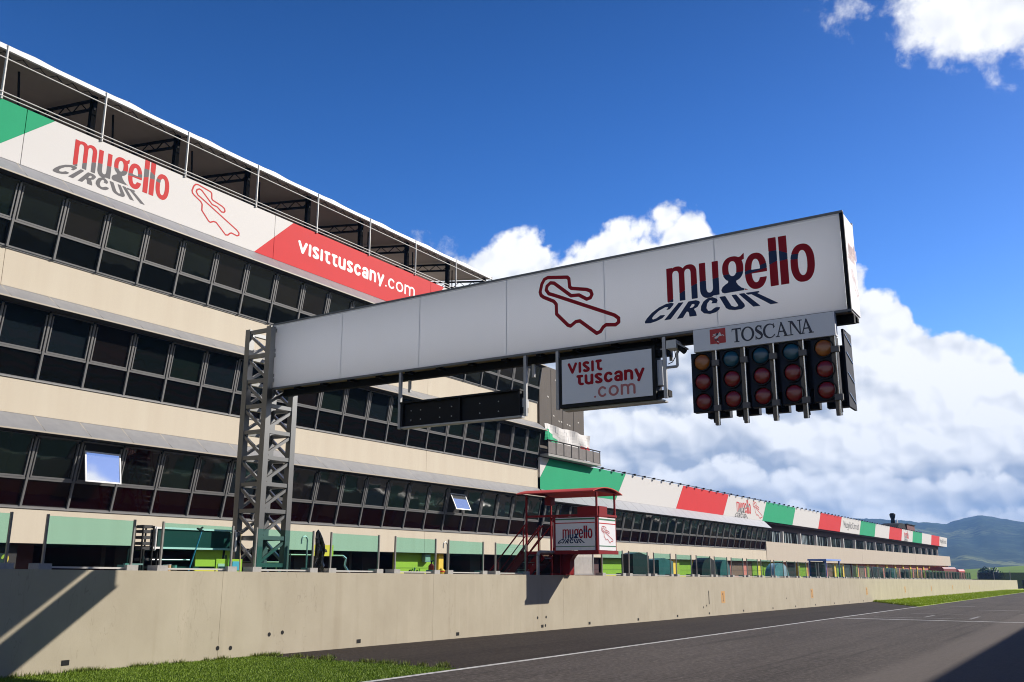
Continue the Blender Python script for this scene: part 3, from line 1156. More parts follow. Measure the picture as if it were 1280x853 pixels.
for y, z in ((10.54, -1.63), (18.29, -1.74), (22.49, -1.80), (27.25, -1.82), (30.58, -1.88), (34.73, -1.93), (38.75, -1.96), (42.6, -2.0), (47.5, -2.05),
             (52.5, -2.10), (57, -2.14), (61.5, -2.19), (66.5, -2.24), (71, -2.29), (75.5, -2.33)):
    inst('drain_hole_shade', drain_plate, pit_wall, (0, y, z - gz(0) + 0.05))
hole_disc = MB().tube((-0.03, 0, 0), (0.004, 0, 0), 0.045, 12).mesh('bolt_hole_shade', BLACK)  # black disc on the wall face, its colour standing for the shaded bore
for y, z in ((13.92, -1.56), (14.26, -1.58), (15.72, -1.35), (15.33, -1.37), (26.95, -1.50), (27.5, -1.50), (41.9, -1.66), (42.3, -1.60), (55.2, -1.6), (27.45, -1.76)):
    inst('bolt_hole_shade', hole_disc, pit_wall, (0, y, z - gz(0)))
MB().box(-0.01, 0.005, 42.60, 42.68, -1.55 - gz(0), -0.95 - gz(0)).build('slot_mark', BLACK, pit_wall)
stencil = MB().box(-0.002, 0.004, -0.27, 0.27, -0.27, 0.27)
stencil.cur = 1
stencil.box(0.001, 0.007, -0.05, 0.03, -0.17, 0.20).box(0.0012, 0.0072, -0.10, 0.10, -0.20, -0.165).box(0.0014, 0.0074, -0.12, -0.045, 0.10, 0.165)
st_me = stencil.mesh('number_stencil', [ORANGE, mat('stencil_black', (0.10, 0.06, 0.03), 0.7, var=0.7, scale=9, col2=(0.40, 0.22, 0.08))])
for y in (44.57, 60.88, 77.0, 93.5, 109.0, 125.5, 142.0):
    inst('number_stencil', st_me, pit_wall, (0, y, gz(y) + 0.82 - gz(0)))

# ================================================================ main building
FX = -28.0
WIN = 1.5786
Y0 = 7.44
NWIN = 26
YE = Y0 + NWIN * WIN            # 48.48
FLOORS = [  # window bottom, window top, outward lean, parapet bottom under it
    dict(zb=1.87, zt=4.06, lean=0.46, pb=0.78),
    dict(zb=5.81, zt=8.02, lean=0.36, pb=4.69),
    dict(zb=9.82, zt=11.92, lean=0.37, pb=8.58)]


def window_meshes(fl, lower_mat, upper_mat):
    """Sloped bay of one module: frame, lower pane, upper pane (local origin: bottom left corner on the parapet)."""
    H = fl['zt'] - fl['zb']
    L = math.hypot(H, fl['lean'])
    tx, tz = fl['lean'] / L, H / L
    nx, nz = tz, -tx

    def box(m, s0, s1, t0, t1, d0, d1):
        c = []
        for t in (t0, t1):
            for s, d in ((s0, d0), (s0, d1), (s1, d1), (s1, d0)):
                c.append((t * tx + d * nx, s, t * tz + d * nz))
        m.hexa([c[0], c[1], c[2], c[3]], [c[4], c[5], c[6], c[7]])
    W = WIN
    tr = 0.40 * L
    f = MB()
    box(f, -0.035, 0.035, 0.0, L - 0.05, 0, 0.085)                    # mullion
    box(f, 0.035, W - 0.035, 0.0, 0.05, 0, 0.06)                      # sill rail
    box(f, 0.035, W - 0.035, tr - 0.035, tr + 0.035, 0, 0.066)        # transom
    box(f, 0.085, 0.125, tr + 0.035, L - 0.12, 0.0, 0.075)            # sash stiles
    box(f, W - 0.125, W - 0.085, tr + 0.035, L - 0.12, 0.0, 0.075)
    box(f, 0.125, W - 0.125, tr + 0.036, tr + 0.085, 0.0, 0.074)
    box(f, 0.035, W - 0.035, L - 0.05, L, -0.02, 0.03)
    lo = MB()
    box(lo, 0.03, W - 0.03, 0.03, tr, 0.012, 0.022)
    up = MB()
    box(up, 0.03, W - 0.03, tr, L - 0.02, 0.012, 0.024)
    return f.mesh('window', FRAME), lo.mesh('pane', lower_mat), up.mesh('pane', upper_mat), (L, tr, tx, tz, nx, nz)


bld = thing('race_control_building', 'tall cream pit building with three rows of dark sloped windows', 'building', (FX, Y0, gz(Y0)))
B0 = Vector(bld.location)


def at(o, p):
    """World point p expressed in the frame of the thing o (things are never rotated here)."""
    return tuple(Vector(p) - o.location)


def wbox(parent, name, mt, x0, x1, y0, y1, z0, z1):
    a, b = at(parent, (x0, y0, z0)), at(parent, (x1, y1, z1))
    return MB().box(a[0], b[0], a[1], b[1], a[2], b[2]).build(name, mt, parent)


# carcass behind the glazing
wbox(bld, 'inner_wall', DARK, FX - 13, FX - 0.30, Y0, YE, 0.80, 12.62)
wbox(bld, 'end_wall', CREAM, FX - 13, FX - 0.23, YE + 0.002, YE + 0.25, 0.9, 12.6)
open_windows = {(0, 7): 0.19, (0, 20): 0.45}
for k, fl in enumerate(FLOORS):
    wf, wl, wu, geo = window_meshes(fl, PANE_RED if k == 0 else PANE_LO, PANE)
    L_, tr_, tx_, tz_, nx_, nz_ = geo
    wus = [wu]
    for pm_ in (PANE_G, PANE_W, PANE_B):
        me_ = wu.copy()
        me_.materials.clear()
        me_.materials.append(pm_)
        wus.append(me_)
    for i in range(NWIN):
        w = inst('window', wf, bld, at(bld, (FX - (0.19, 0.12, 0.0)[k], Y0 + i * WIN, fl['zb'])))
        inst('pane', wl, w, (0, 0, 0), (0, R(random.gauss(0, 0.22)), R(random.gauss(0, 0.22))))
        if (k, i) in open_windows:
            w['label'] = 'window with its upper sash swung open and mirroring the sky' if i == 7 else 'second open window, mirroring the sky, further along'
            # the sash hangs from its top rail, pushed out at the bottom
            hz = tz_ * (L_ - 0.20)
            hx = tx_ * (L_ - 0.20) + 0.10
            ang = open_windows[(k, i)]
            hgt = 1.02 if i == 7 else 0.9
            s = MB()
            s.box(0.0, 0.035, 0.0, 0.05, -hgt, 0).box(0.0, 0.035, WIN - 0.30, WIN - 0.25, -hgt, 0)
            s.box(0.0, 0.034, 0.05, WIN - 0.30, -hgt, -hgt + 0.05).box(0.0, 0.034, 0.05, WIN - 0.30, -0.05, 0)
            so_ = s.build('open_sash', mat('white_sash_frame', (0.6, 0.6, 0.6), 0.4), w, (hx - 0.06, 0.12, hz - 0.12), (0, -ang, 0))
            MB().box(0.010, 0.022, 0.05, WIN - 0.30, -hgt + 0.05, -0.05).build('pane', mat('sky_mirror_glass', (0.75, 0.78, 0.82), 0.03, metal=0.9), so_)
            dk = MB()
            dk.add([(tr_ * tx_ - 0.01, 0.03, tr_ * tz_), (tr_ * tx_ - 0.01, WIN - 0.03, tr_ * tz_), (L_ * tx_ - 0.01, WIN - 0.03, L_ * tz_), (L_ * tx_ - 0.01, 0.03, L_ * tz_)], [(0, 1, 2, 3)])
            dk.build('opening_shade', DARK, w)  # dark sheet; the unlit room behind is put into its colour
        else:
            inst('pane', wus[int(rng.choice([0, 0, 0, 1, 1, 2, 3]))], w, (0, 0, 0), (0, R(random.gauss(0, 0.3)), R(random.gauss(0, 0.3))))
    # cream parapet under this row, split at the cladding joints
    ys = [Y0] + [y for y in (15.34, 26.40, 37.44) if Y0 < y < YE] + [YE]
    for a, b in zip(ys[:-1], ys[1:]):
        wbox(bld, 'parapet_panel', CREAM, FX - 0.18, FX, a + 0.008, b - 0.008, fl['pb'], fl['zb'] - 0.055)
    wbox(bld, 'window_sill', FRAME, FX - 0.18, FX + 0.03, Y0, YE, fl['zb'] - 0.05, fl['zb'] - 0.004)
    # sloped grey canopy sheet above this row, one per window
    ztop = {0: 4.69, 1: 8.58, 2: 12.62}[k]
    zlow = {0: 4.105, 1: 8.06, 2: 11.965}[k]
    out = {0: 0.75, 1: 0.72, 2: 0.72}[k]
    cm = MB()
    g_ = 0.012
    t = 0.03
    cm.hexa([(out, g_, 0), (out + t * 0.5, g_, 0.02), (out + t * 0.5, WIN - g_, 0.02), (out, WIN - g_, 0)],
            [(0.0, g_, ztop - zlow - 0.03), (0.004, g_, ztop - zlow - 0.008), (0.004, WIN - g_, ztop - zlow - 0.008), (0.0, WIN - g_, ztop - zlow - 0.03)])
    cme = cm.mesh('canopy_sheet', CANOPY)
    for i in range(NWIN):
        inst('canopy_sheet', cme, bld, at(bld, (FX, Y0 + i * WIN, zlow)))
    rib = MB()
    for i in range(NWIN + 1):
        y = Y0 + i * WIN
        rib.bar(at(bld, (FX + out - 0.005, y, zlow + 0.004)), at(bld, (FX + 0.004, y, ztop - 0.02)), 0.034, 0.030)
    rib.bar(at(bld, (FX + out + 0.01, Y0, zlow)), at(bld, (FX + out + 0.01, YE, zlow)), 0.03, 0.045)
    rib.build('canopy_rib', mat('canopy_seam', (0.42, 0.37, 0.29), 0.5), bld)
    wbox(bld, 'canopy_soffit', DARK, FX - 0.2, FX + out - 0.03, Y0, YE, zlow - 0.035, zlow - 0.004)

# the building carries on past the left edge of the picture
for k, fl in enumerate(FLOORS):
    wbox(bld, 'parapet_panel', CREAM, FX - 0.18, FX, -45.0, Y0 - 0.01, fl['pb'], fl['zb'] - 0.055)
    wbox(bld, 'glazed_front', PANE, FX - 0.3, FX - 0.1, -45.0, Y0 - 0.01, fl['zb'] - 0.05, fl['zt'])
wbox(bld, 'fascia_panel', WHITE, FX - 0.15, FX + 0.01, -45.0, Y0 - 0.01, 12.62, 14.55)
wbox(bld, 'inner_wall', DARK, FX - 13, FX - 0.31, -45.0, Y0 - 0.01, gz(0), 12.62)

# fascia with the printed panels
fj = [Y0, 15.44, 26.46, 37.49, YE]
FZ0, FZ1 = 12.62, 14.55


def slanted(name, parent, ya_top, ya_bot, yb_top, yb_bot, z0, z1, x0, x1, mt):
    a = [at(parent, (x0, ya_bot, z0)), at(parent, (x1, ya_bot, z0)), at(parent, (x1, yb_bot, z0)), at(parent, (x0, yb_bot, z0))]
    b = [at(parent, (x0, ya_top, z1)), at(parent, (x1, ya_top, z1)), at(parent, (x1, yb_top, z1)), at(parent, (x0, yb_top, z1))]
    return MB().hexa(a, b).build(name, mt, parent)


fx0, fx1 = FX - 0.15, FX + 0.01
# colours change on slanted lines: green | white | red | white, and panels meet at vertical joints


def gx(z):      # green/white border
    return 14.66 + (z - 13.0) * 1.13


def rx(z):      # white/red border
    return 25.50 + (z - 12.70) * 1.09


def qx(z):      # red/white border at the far end
    return 38.70 - (14.55 - z) * 0.9


def pent(name, pts, mt, parent=bld):
    m = MB()
    m.prism([tuple(Vector((0, y, z)) - parent.location)[1:] for y, z in pts], 0, fx0 - parent.location.x, fx1 - parent.location.x)
    return m.build(name, mt, parent)


e_ = 0.012
pent('fascia_panel', [(Y0, FZ0), (gx(FZ0), FZ0), (15.44 - e_, gx(0) * 0 + 13.0 + (15.44 - e_ - 14.66) / 1.13), (15.44 - e_, FZ1), (Y0, FZ1)], GREEN)
pent('fascia_panel', [(gx(FZ0) + 0.003, FZ0), (15.44 - e_, FZ0), (15.44 - e_, 13.0 + (15.44 - e_ - 14.66) / 1.13 - 0.003)], WHITE)
pent('fascia_panel', [(15.44 + e_, 13.0 + (15.44 + e_ - 14.66) / 1.13), (gx(FZ1), FZ1), (15.44 + e_, FZ1)], GREEN)
pent('fascia_panel', [(15.44 + e_, FZ0), (rx(FZ0), FZ0), (26.46 - e_, 12.70 + (26.46 - e_ - 25.50) / 1.09), (26.46 - e_, FZ1), (gx(FZ1) + 0.003, FZ1),
                      (15.44 + e_, 13.0 + (15.44 + e_ - 14.66) / 1.13 - 0.003)], WHITE)
pent('fascia_panel', [(rx(FZ0) + 0.003, FZ0), (26.46 - e_, FZ0), (26.46 - e_, 12.70 + (26.46 - e_ - 25.50) / 1.09 - 0.003)], RED)
pent('fascia_panel', [(26.46 + e_, 12.70 + (26.46 + e_ - 25.50) / 1.09), (rx(FZ1), FZ1), (26.46 + e_, FZ1)], WHITE)
pent('fascia_panel', [(26.46 + e_, FZ0), (37.49 - e_, FZ0), (37.49 - e_, FZ1), (rx(FZ1) + 0.003, FZ1), (26.46 + e_, 12.70 + (26.46 + e_ - 25.50) / 1.09 - 0.003)], RED)
pent('fascia_panel', [(37.49 + e_, 13.25), (38.65, FZ1), (37.49 + e_, FZ1)], RED)
pent('fascia_panel', [(37.49 + e_, FZ0), (YE, FZ0), (YE, FZ1), (38.655, FZ1), (37.49 + e_, 13.245)], WHITE)

pr = Print()
wordmark(pr, lambda u, v: (17.2 + u * 1.443, 13.28 + v * 1.443), PRINT_RED, PRINT_GREY, 0.014)
layout(pr, lambda u, v: (22.12 + u * 1.43, 12.86 + v * 1.23), PRINT_RED, 0.022, 0.018)
pr.build('fascia_lettering', lambda u, v: at(bld, (fx1 + 0.004, u, v)), bld)
pr = Print()
sans(pr, 'VISITTuscany', 27.86, 13.33, 0.56, PRINT_WHITE, w=0.24, gap=0.12, width=5.85)
sans(pr, '.com', 33.80, 13.33, 0.52, PRINT_WHITE, w=0.17, gap=0.15, width=2.35)
pr.build('fascia_lettering', lambda u, v: at(bld, (fx1 + 0.004, u, v)), bld)

# roof terrace: posts, rails, trusses, membrane roof, back wall
posts_y = [14.54 + 3.595 * k for k in range(-2, 9)]
TZ0, TZ1 = 14.56, 16.38
post_me = MB().tube((0, 0, 0), (0, 0, 1.86), 0.042, 10).mesh('terrace_post', mat('white_post_paint', (0.66, 0.65, 0.62), 0.4))
col_me = MB().box(-0.09, 0.09, -0.09, 0.09, 0, 1.75).mesh('terrace_column', mat('matt_black_column', (0.006, 0.006, 0.006), 0.95, spec=0.02))
tr = MB()
for s in (0.0, -0.34):
    tr.bar((0, 0, s), (-6.4, 0, s + 0.9), 0.09, 0.09)
for k in range(14):
    a, b = -6.4 * k / 14, -6.4 * (k + 1) / 14
    z1, z2 = -a / 6.4 * 0.9, -b / 6.4 * 0.9
    tr.bar((a, 0, z1 - (0.34 if k % 2 else 0)), (b, 0, z2 - (0 if k % 2 else 0.34)), 0.03, 0.03)
tr_me = tr.mesh('roof_truss', DARK_STEEL)
for y in posts_y:
    inst('terrace_post', post_me, bld, at(bld, (FX + 0.03, y, TZ0 - 0.04)))
    inst('terrace_column', col_me, bld, at(bld, (FX - 0.42, y - 0.16, TZ0 - 0.02)))
    inst('roof_truss', tr_me, bld, at(bld, (FX - 0.30, y - 0.16, 16.12)))
for a, b in zip(posts_y[:-1], posts_y[1:]):
    m = MB()
    p, q = at(bld, (FX + 0.05, a, 15.92)), at(bld, (FX + 0.05, b, 15.92))
    m.tube(p, q, 0.022, 8)
    m.build('top_rail', mat('white_post_paint', (0.66, 0.65, 0.62), 0.4), bld)
    m = MB()
    for z in (14.62, 14.76):
        m.tube(at(bld, (FX + 0.06, a, z)), at(bld, (FX + 0.06, b, z)), 0.02, 8)
    m.build('hand_rail', mat('white_post_paint', (0.66, 0.65, 0.62), 0.4), bld)
    # edge truss under the valance
    m = MB()
    z0, z1 = 16.02, 16.22
    m.bar(at(bld, (FX - 0.12, a, z0)), at(bld, (FX - 0.12, b, z0)), 0.03, 0.03)
    n = 12
    for k in range(n):
        ya, yb = a + (b - a) * k / n, a + (b - a) * (k + 1) / n
        m.bar(at(bld, (FX - 0.12, ya, z0 if k % 2 else z1)), at(bld, (FX - 0.12, yb, z1 if k % 2 else z0)), 0.02, 0.02)
    m.build('edge_truss', DARK_STEEL, bld)
    # valance: drawn up at the posts, slightly slack between them
    m = MB()
    n = 16
    prof = []
    for k in range(n + 1):
        u = k / n
        sag = -0.045 * math.exp(-((u - 0.27) / 0.13) ** 2) + 0.02 * math.sin(math.pi * u) - 0.02 * math.sin(9 * u + a) * u * (1 - u)
        prof.append((a + (b - a) * u, 16.40 - sag))
    for (ya, za), (yb, zb) in zip(prof[:-1], prof[1:]):
        m.hexa([at(bld, (FX - 0.03, ya, 16.21)), at(bld, (FX + 0.05, ya, 16.22)), at(bld, (FX + 0.05, yb, 16.22)), at(bld, (FX - 0.03, yb, 16.21))],
               [at(bld, (FX - 0.05, ya, za)), at(bld, (FX + 0.03, ya, za)), at(bld, (FX + 0.03, yb, zb)), at(bld, (FX - 0.05, yb, zb))])
    m.build('valance', MEMB, bld)
    # membrane roof panel: brown tone holds the shade of its underside
    m = MB()
    m.hexa([at(bld, (FX - 0.06, a, 16.24)), at(bld, (FX - 0.06, b, 16.24)), at(bld, (FX - 6.8, b, 17.16)), at(bld, (FX - 6.8, a, 17.16))],
           [at(bld, (FX - 0.06, a, 16.27)), at(bld, (FX - 0.06, b, 16.27)), at(bld, (FX - 6.8, b, 17.20)), at(bld, (FX - 6.8, a, 17.20))])
    m.build('roof_membrane', MEMB_SHADED, bld)
    wbox(bld, 'terrace_back_wall', MEMB_SHADED, FX - 6.9, FX - 6.75, a + 0.02, b - 0.02, 12.65, 17.15)
    m = MB()
    m.bar(at(bld, (FX - 1.3, a + 1.5, 13.2)), at(bld, (FX - 0.9, a + 0.95, 16.2)), 0.06)
    m.build('guy_rod', DARK_STEEL, bld)
wbox(bld, 'terrace_floor', CONCRETE, FX - 12.9, FX - 0.2, Y0 + 0.05, YE - 0.05, 12.63, 12.70)

# ground floor of the main building and of the low wing: piers, door leaves, dark bays
BAY = 6 * 1.0525      # 6.315 = four windows


def garage_row(parent, y0, y1, plan, lintel, xdoor=-28.42):
    for (a, b, kind) in plan:
        z0 = gz((a + b) / 2) - 0.02
        if kind in ('lime', 'yellow', 'salmon', 'maroon'):
            mt = dict(lime=LIME, yellow=YELLOW, salmon=SALMON, maroon=MAROON)[kind]
            d = wbox(parent, 'garage_door', mt, xdoor - 0.06, xdoor, a + 0.02, b - 0.02, z0, lintel - 0.01)
            if b - a > 1.5:
                r = MB()
                for k in range(1, 4):
                    zz = z0 + (lintel - z0) * k / 4
                    r.box(*(at(parent, (xdoor + 0.001, 0, 0))[0], at(parent, (xdoor + 0.012, 0, 0))[0]),
                          *(at(parent, (0, a + 0.05, 0))[1], at(parent, (0, b - 0.05, 0))[1]),
                          *(at(parent, (0, 0, zz - 0.012))[2], at(parent, (0, 0, zz + 0.012))[2]))
                r.build('door_joint', mat(kind + '_seam', tuple(c * 0.5 for c in mt.node_tree.nodes['Principled BSDF'].inputs['Base Color'].default_value[:3]), 0.6), d)
        elif kind == 'pier':
            wbox(parent, 'pier', MAROON, xdoor - 1.4, xdoor - 0.8, a, b, z0, lintel - 0.012)
        elif kind == 'ypier':
            wbox(parent, 'pier', YELLOW, xdoor - 0.5, xdoor + 0.16, a, b, z0, lintel - 0.012)
    wbox(parent, 'garage_back_wall', MAROON, FX - 7.2, FX - 7.0, y0, y1, gz(y1) - 0.1, lintel - 0.02)
    y = y0 + 0.5
    while y < y1:
        wbox(parent, 'garage_partition', MAROON, FX - 6.9, xdoor - 0.55, y - 0.08, y + 0.08, gz(y1) - 0.1, lintel - 0.025)
        y += BAY


plan = [(17.0, 18.2, 'pier'), (21.2, 21.8, 'pier'), (24.0, 25.7, 'lime'), (29.9, 31.2, 'pier'), (34.3, 35.55, 'pier'), (35.6, 39.0, 'lime'),
        (39.0, 39.4, 'ypier'), (39.5, 40.6, 'pier'), (43.2, 44.2, 'pier'), (47.6, 48.4, 'pier'), (7.5, 10.8, 'maroon'), (11.2, 14, 'pier')]
garage_row(bld, Y0, YE, plan, 0.78)
# small printed number on the dark bay at the near end
pr = Print()
sans(pr, '2', 16.62, -0.02, 0.34, mat('yellow_print', (0.55, 0.45, 0.03), 0.6), w=0.22)
num = pr.build('bay_number', lambda u, v: at(bld, (FX - 0.30, u, v)), bld)
wbox(bld, 'number_board', DARK, FX - 0.36, FX - 0.305, 16.3, 17.1, -0.4, 0.72)

# ================================================================ low wing beyond it
WY0, WY1 = YE + 0.27, 93.2
wing = thing('pit_building_wing', 'low cream pit building with one window row under green, white and red fascia', 'building', (FX, WY0, gz(WY0)))
wbox(wing, 'inner_wall', DARK, FX - 13, FX - 0.30, WY0, WY1, 0.80, 6.4)
flw = dict(zb=1.87, zt=3.86, lean=0.46, pb=0.76)
wf, wl, wu, geo = window_meshes(flw, PANE_RED, PANE)
nw = 28
for i in range(nw):
    w = inst('window', wf, wing, at(wing, (FX - 0.15, WY0 + 0.1 + i * WIN, flw['zb'])))
    inst('pane', wl, w)
    inst('pane', wu, w, (0, 0, 0), (0, R(random.gauss(0, 0.3)), R(random.gauss(0, 0.3))))
for a, b in ((WY0, 55.66), (55.66, 66.7), (66.7, 77.8), (77.8, 88.8), (88.8, WY1)):
    wbox(wing, 'parapet_panel', CREAM, FX - 0.18, FX, a + 0.008, b - 0.008, flw['pb'], flw['zb'] - 0.055)
wbox(wing, 'window_sill', FRAME, FX - 0.18, FX + 0.03, WY0, WY1, flw['zb'] - 0.05, flw['zb'] - 0.004)
cm = MB().hexa([(0.72, 0.012, 0), (0.74, 0.012, 0.02), (0.74, WIN - 0.012, 0.02), (0.72, WIN - 0.012, 0)],
               [(0.0, 0.012, 0.70), (0.004, 0.012, 0.722), (0.004, WIN - 0.012, 0.722), (0.0, WIN - 0.012, 0.70)])
cme = cm.mesh('canopy_sheet', CANOPY)
for i in range(nw):
    inst('canopy_sheet', cme, wing, at(wing, (FX, WY0 + 0.1 + i * WIN, 3.915)))
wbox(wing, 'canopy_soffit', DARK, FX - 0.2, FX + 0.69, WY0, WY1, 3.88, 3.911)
wbox(wing, 'roof', CONCRETE, FX - 12.9, FX - 0.2, WY0, WY1, 6.42, 6.50)


def banner(parent, segs, z0, z1, x0, x1, shift):
    """Fascia panels parted on slanted lines (shift = run of a border over the panel's height)."""
    for i, (a, b, mt) in enumerate(segs):
        sa = 0 if a in (segs[0][0],) and parent is wing else shift
        slanted('fascia_panel', parent, a + shift + 0.01, a + 0.01, b + shift - 0.01, b - 0.01, z0, z1, x0, x1, mt)


BZ0, BZ1 = 4.64, 6.55
PER = [59.15, 70.1, 81.1, 92.5]
segs = [(50.35 - 1.8, PER[0], GREEN), (PER[0], PER[1], WHITE), (PER[1], PER[2], RED), (PER[2], PER[3], WHITE)]
m = MB()
m.prism([tuple(Vector((0, y, z)) - wing.location)[1:] for y, z in ((WY0, BZ0), (WY0, BZ1), (49.9, BZ1), (WY0 + 0.0, 5.35))][::1], 0, FX - 0.12 - FX, 0.01)
m.build('fascia_panel', WHITE, wing)
pts = [(WY0, BZ0), (PER[0] - 0.01, BZ0), (PER[0] + 1.75, BZ1), (49.92, BZ1), (WY0, 5.33)]
MB().prism([tuple(Vector((0, y, z)) - wing.location)[1:] for y, z in pts], 0, -0.12, 0.01).build('fascia_panel', GREEN, wing)
for a, b, mt in segs[1:]:
    slanted('fascia_panel', wing, a + 1.77, a + 0.01, b + 1.75, b - 0.01, BZ0, BZ1, FX - 0.12, FX + 0.01, mt)
pr = Print()
wordmark(pr, lambda u, v: (84.9 + u * 1.55, 5.10 + v * 1.45), PRINT_RED, PRINT_GREY, 0.03)
layout(pr, lambda u, v: (89.8 + u * 1.6, 4.80 + v * 1.2), PRINT_RED, 0.03, 0.03)
pr.build('fascia_lettering', lambda u, v: at(wing, (FX + 0.016, u, v)), wing)
br = MB().bar((0, 0, 0), (0.16, 0, 0.05), 0.04).box(0.12, 0.24, -0.09, 0.09, -0.06, 0.07).mesh('fascia_lamp', DARK_STEEL)
y = 57.0
while y < 94:
    inst('fascia_lamp', br, wing, at(wing, (FX - 0.06, y, BZ1 + 0.05)))
    y += 1.75
m = MB().tube(at(wing, (FX - 0.05, 56.2, BZ1 + 0.10)), at(wing, (FX - 0.05, 94.2, BZ1 + 0.10)), 0.025, 8)
m.build('fascia_rail', DARK_STEEL, wing)
plan = [(WY0, 49.6, 'pier'), (53.2, 54.3, 'pier'), (54.4, 57.2, 'maroon'), (57.6, 61.0, 'lime'), (61.0, 62.6, 'ypier'), (66.0, 68.5, 'maroon'),
        (69.4, 71.0, 'ypier'), (71.2, 74.4, 'lime'), (74.4, 79.5, 'salmon'), (80, 83.5, 'maroon'), (83.5, 89.6, 'salmon'), (89.8, 93.1, 'lime')]
garage_row(wing, WY0, WY1, plan, 0.74)

# scaffold-clad tower and balcony on the roof of the wing
tow = thing('clad_stair_tower', 'brown netted stair tower standing on the low roof beside the tall building', 'tower', (FX - 3, 51.7, 6.55))
wbox(tow, 'net_cladding', MESHNET, FX - 5.5, FX - 0.05, 48.85, 54.7, 6.52, 12.30)
fl_me = MB().box(0, 0.012, -0.09, 0.09, -0.045, 0.045).mesh('torn_patch', mat('pale_patch', (0.5, 0.47, 0.44), 0.8))
for y, z in ((49.9, 10.4), (50.6, 9.3), (51.3, 9.05), (51.6, 9.05), (52.4, 8.98), (52.7, 8.95), (53.9, 9.3), (50.9, 11.6), (52.2, 10.3), (53.2, 11.2)):
    inst('torn_patch', fl_me, tow, at(tow, (FX - 0.05, y, z)), (R(random.uniform(-20, 20)), 0, 0))
for y in (50.3, 51.8, 53.25):
    wbox(tow, 'net_seam', mat('net_seam', (0.06, 0.05, 0.045), 0.9), FX - 0.06, FX - 0.035, y - 0.012, y + 0.012, 6.6, 12.2)
bal = thing('roof_balcony', 'grey netted balcony railing jutting out below the brown stair tower', 'railing', (FX, 52.3, 6.56))
wbox(bal, 'balcony_slab', CONCRETE, FX - 0.3, FX + 0.52, 48.9, 56.0, 6.62, 6.76)
for k in range(7):
    a, b = 48.95 + k * 1.0, 48.95 + (k + 1) * 1.0
    wbox(bal, 'net_panel', RAILNET, FX + 0.44, FX + 0.46, a + 0.03, b - 0.03, 6.80, 7.50)
for k in range(8):
    y = 48.95 + k * 1.0
    wbox(bal, 'railing_post', DARK_STEEL, FX + 0.43, FX + 0.48, y - 0.025, y + 0.025, 6.76, 7.60)
wbox(bal, 'railing_rail', DARK_STEEL, FX + 0.42, FX + 0.49, 48.9, 56.0, 7.56, 7.62)
wbox(bal, 'net_panel', RAILNET, FX - 0.25, FX + 0.42, 55.95, 55.97, 6.80, 7.50)

m = MB()   # torn banner hung above the railing
n, h = 22, 6
grid = []
for j in range(h + 1):
    for i in range(n + 1):
        u, v = i / n, j / h
        y = 49.0 + 6.1 * u
        ztop = 8.62 - 0.12 * u + 0.05 * math.sin(u * 14)
        zbot = 7.45 + 0.18 * math.sin(u * 9 + 1) - 0.05 * u
        grid.append((0.10 + 0.05 * math.sin(u * 16 + v * 3) + 0.03 * math.sin(u * 31), y - 52.0, zbot + (ztop - zbot) * v - 8.0))
for j in range(h):
    for i in range(n):
        k = j * (n + 1) + i
        u, v = (i + 0.5) / n, (j + 0.5) / h
        m.cur = 1 if (u * 1.0 + v * 0.55 < 0.40) else (2 if (u - v * 0.6 > 0.74) else 0)
        m.add([grid[k], grid[k + 1], grid[k + n + 2], grid[k + n + 1]], [(0, 1, 2, 3)])
o = m.build('torn_banner', [WHITE, GREEN, RED], None, (FX + 0.1, 52.0, 8.0))
tag(o, 'rumpled white banner with green and red corners hanging on the roof tower', 'banner')
sol = o.modifiers.new('thickness', 'SOLIDIFY')
sol.thickness = 0.01

# ================================================================ far pit building
fy0, fy1 = 93.25, 224.4
far = thing('far_pit_building', 'far end of the pit building under a striped fascia with salmon garage doors', 'building', (FX, fy0, gz(fy0)))
wbox(far, 'inner_wall', MAROON, FX - 12, FX - 0.9, fy0 + 0.02, 216.0, -4.0, 6.35)
for a, b in ((fy0, 137.2), (137.2, 180.9), (180.9, 226.0)):
    wbox(far, 'parapet_panel', CREAM_DK, FX - 0.5, FX + 0.02, a + 0.03, b - 0.03, 0.74, 2.68)
wbox(far, 'roof', CONCRETE, FX - 12, FX - 0.12, fy0 + 0.02, 224.0, 6.38, 6.5)
wbox(far, 'soffit', MAROON, FX - 0.9, FX - 0.13, fy0 + 0.02, 220.0, 4.50, 4.62)
wbox(far, 'upper_wall', MAROON, FX - 0.899, FX - 0.80, fy0 + 0.02, 216.0, 3.92, 4.495)
cols = [mat('white_far_paint', (0.78, 0.76, 0.74), 0.55)] and [GREEN, WHITE, RED, WHITE]
borders = [92.5, 103.2, 114.2, 125.1, 136.6, 146.8, 157.8, 168.7, 179.5, 189.6, 200.9, 211.8, 222.9]
for i, (a, b) in enumerate(zip(borders[:-1], borders[1:])):
    slanted('fascia_panel', far, a + 1.78, a + 0.02, b + 1.75, b - 0.01, BZ0, BZ1 + 0.02, FX - 0.12, FX + 0.01, cols[i % 4])
pr = Print()
sans(pr, 'MugelloCircuit', 127.6, 5.25, 0.62, mat('black_print', (0.06, 0.06, 0.065), 0.5), w=0.16, gap=0.14, width=9.0, step=0.08)
pr.build('fascia_lettering', lambda u, v: at(far, (FX + 0.016, u, v)), far)
pr = Print()
wordmark(pr, lambda u, v: (171.8 + u * 1.6, 5.1 + v * 1.45), PRINT_RED, PRINT_GREY, 0.05)
pr.build('fascia_lettering', lambda u, v: at(far, (FX + 0.016, u, v)), far)
pr = Print()
sans(pr, 'MugelloCircuit', 213.6, 5.25, 0.62, mat('black_print', (0.06, 0.06, 0.065), 0.5), w=0.16, gap=0.14, width=9.0, step=0.08)
pr.build('fascia_lettering', lambda u, v: at(far, (FX + 0.016, u, v)), far)
y = 95.0
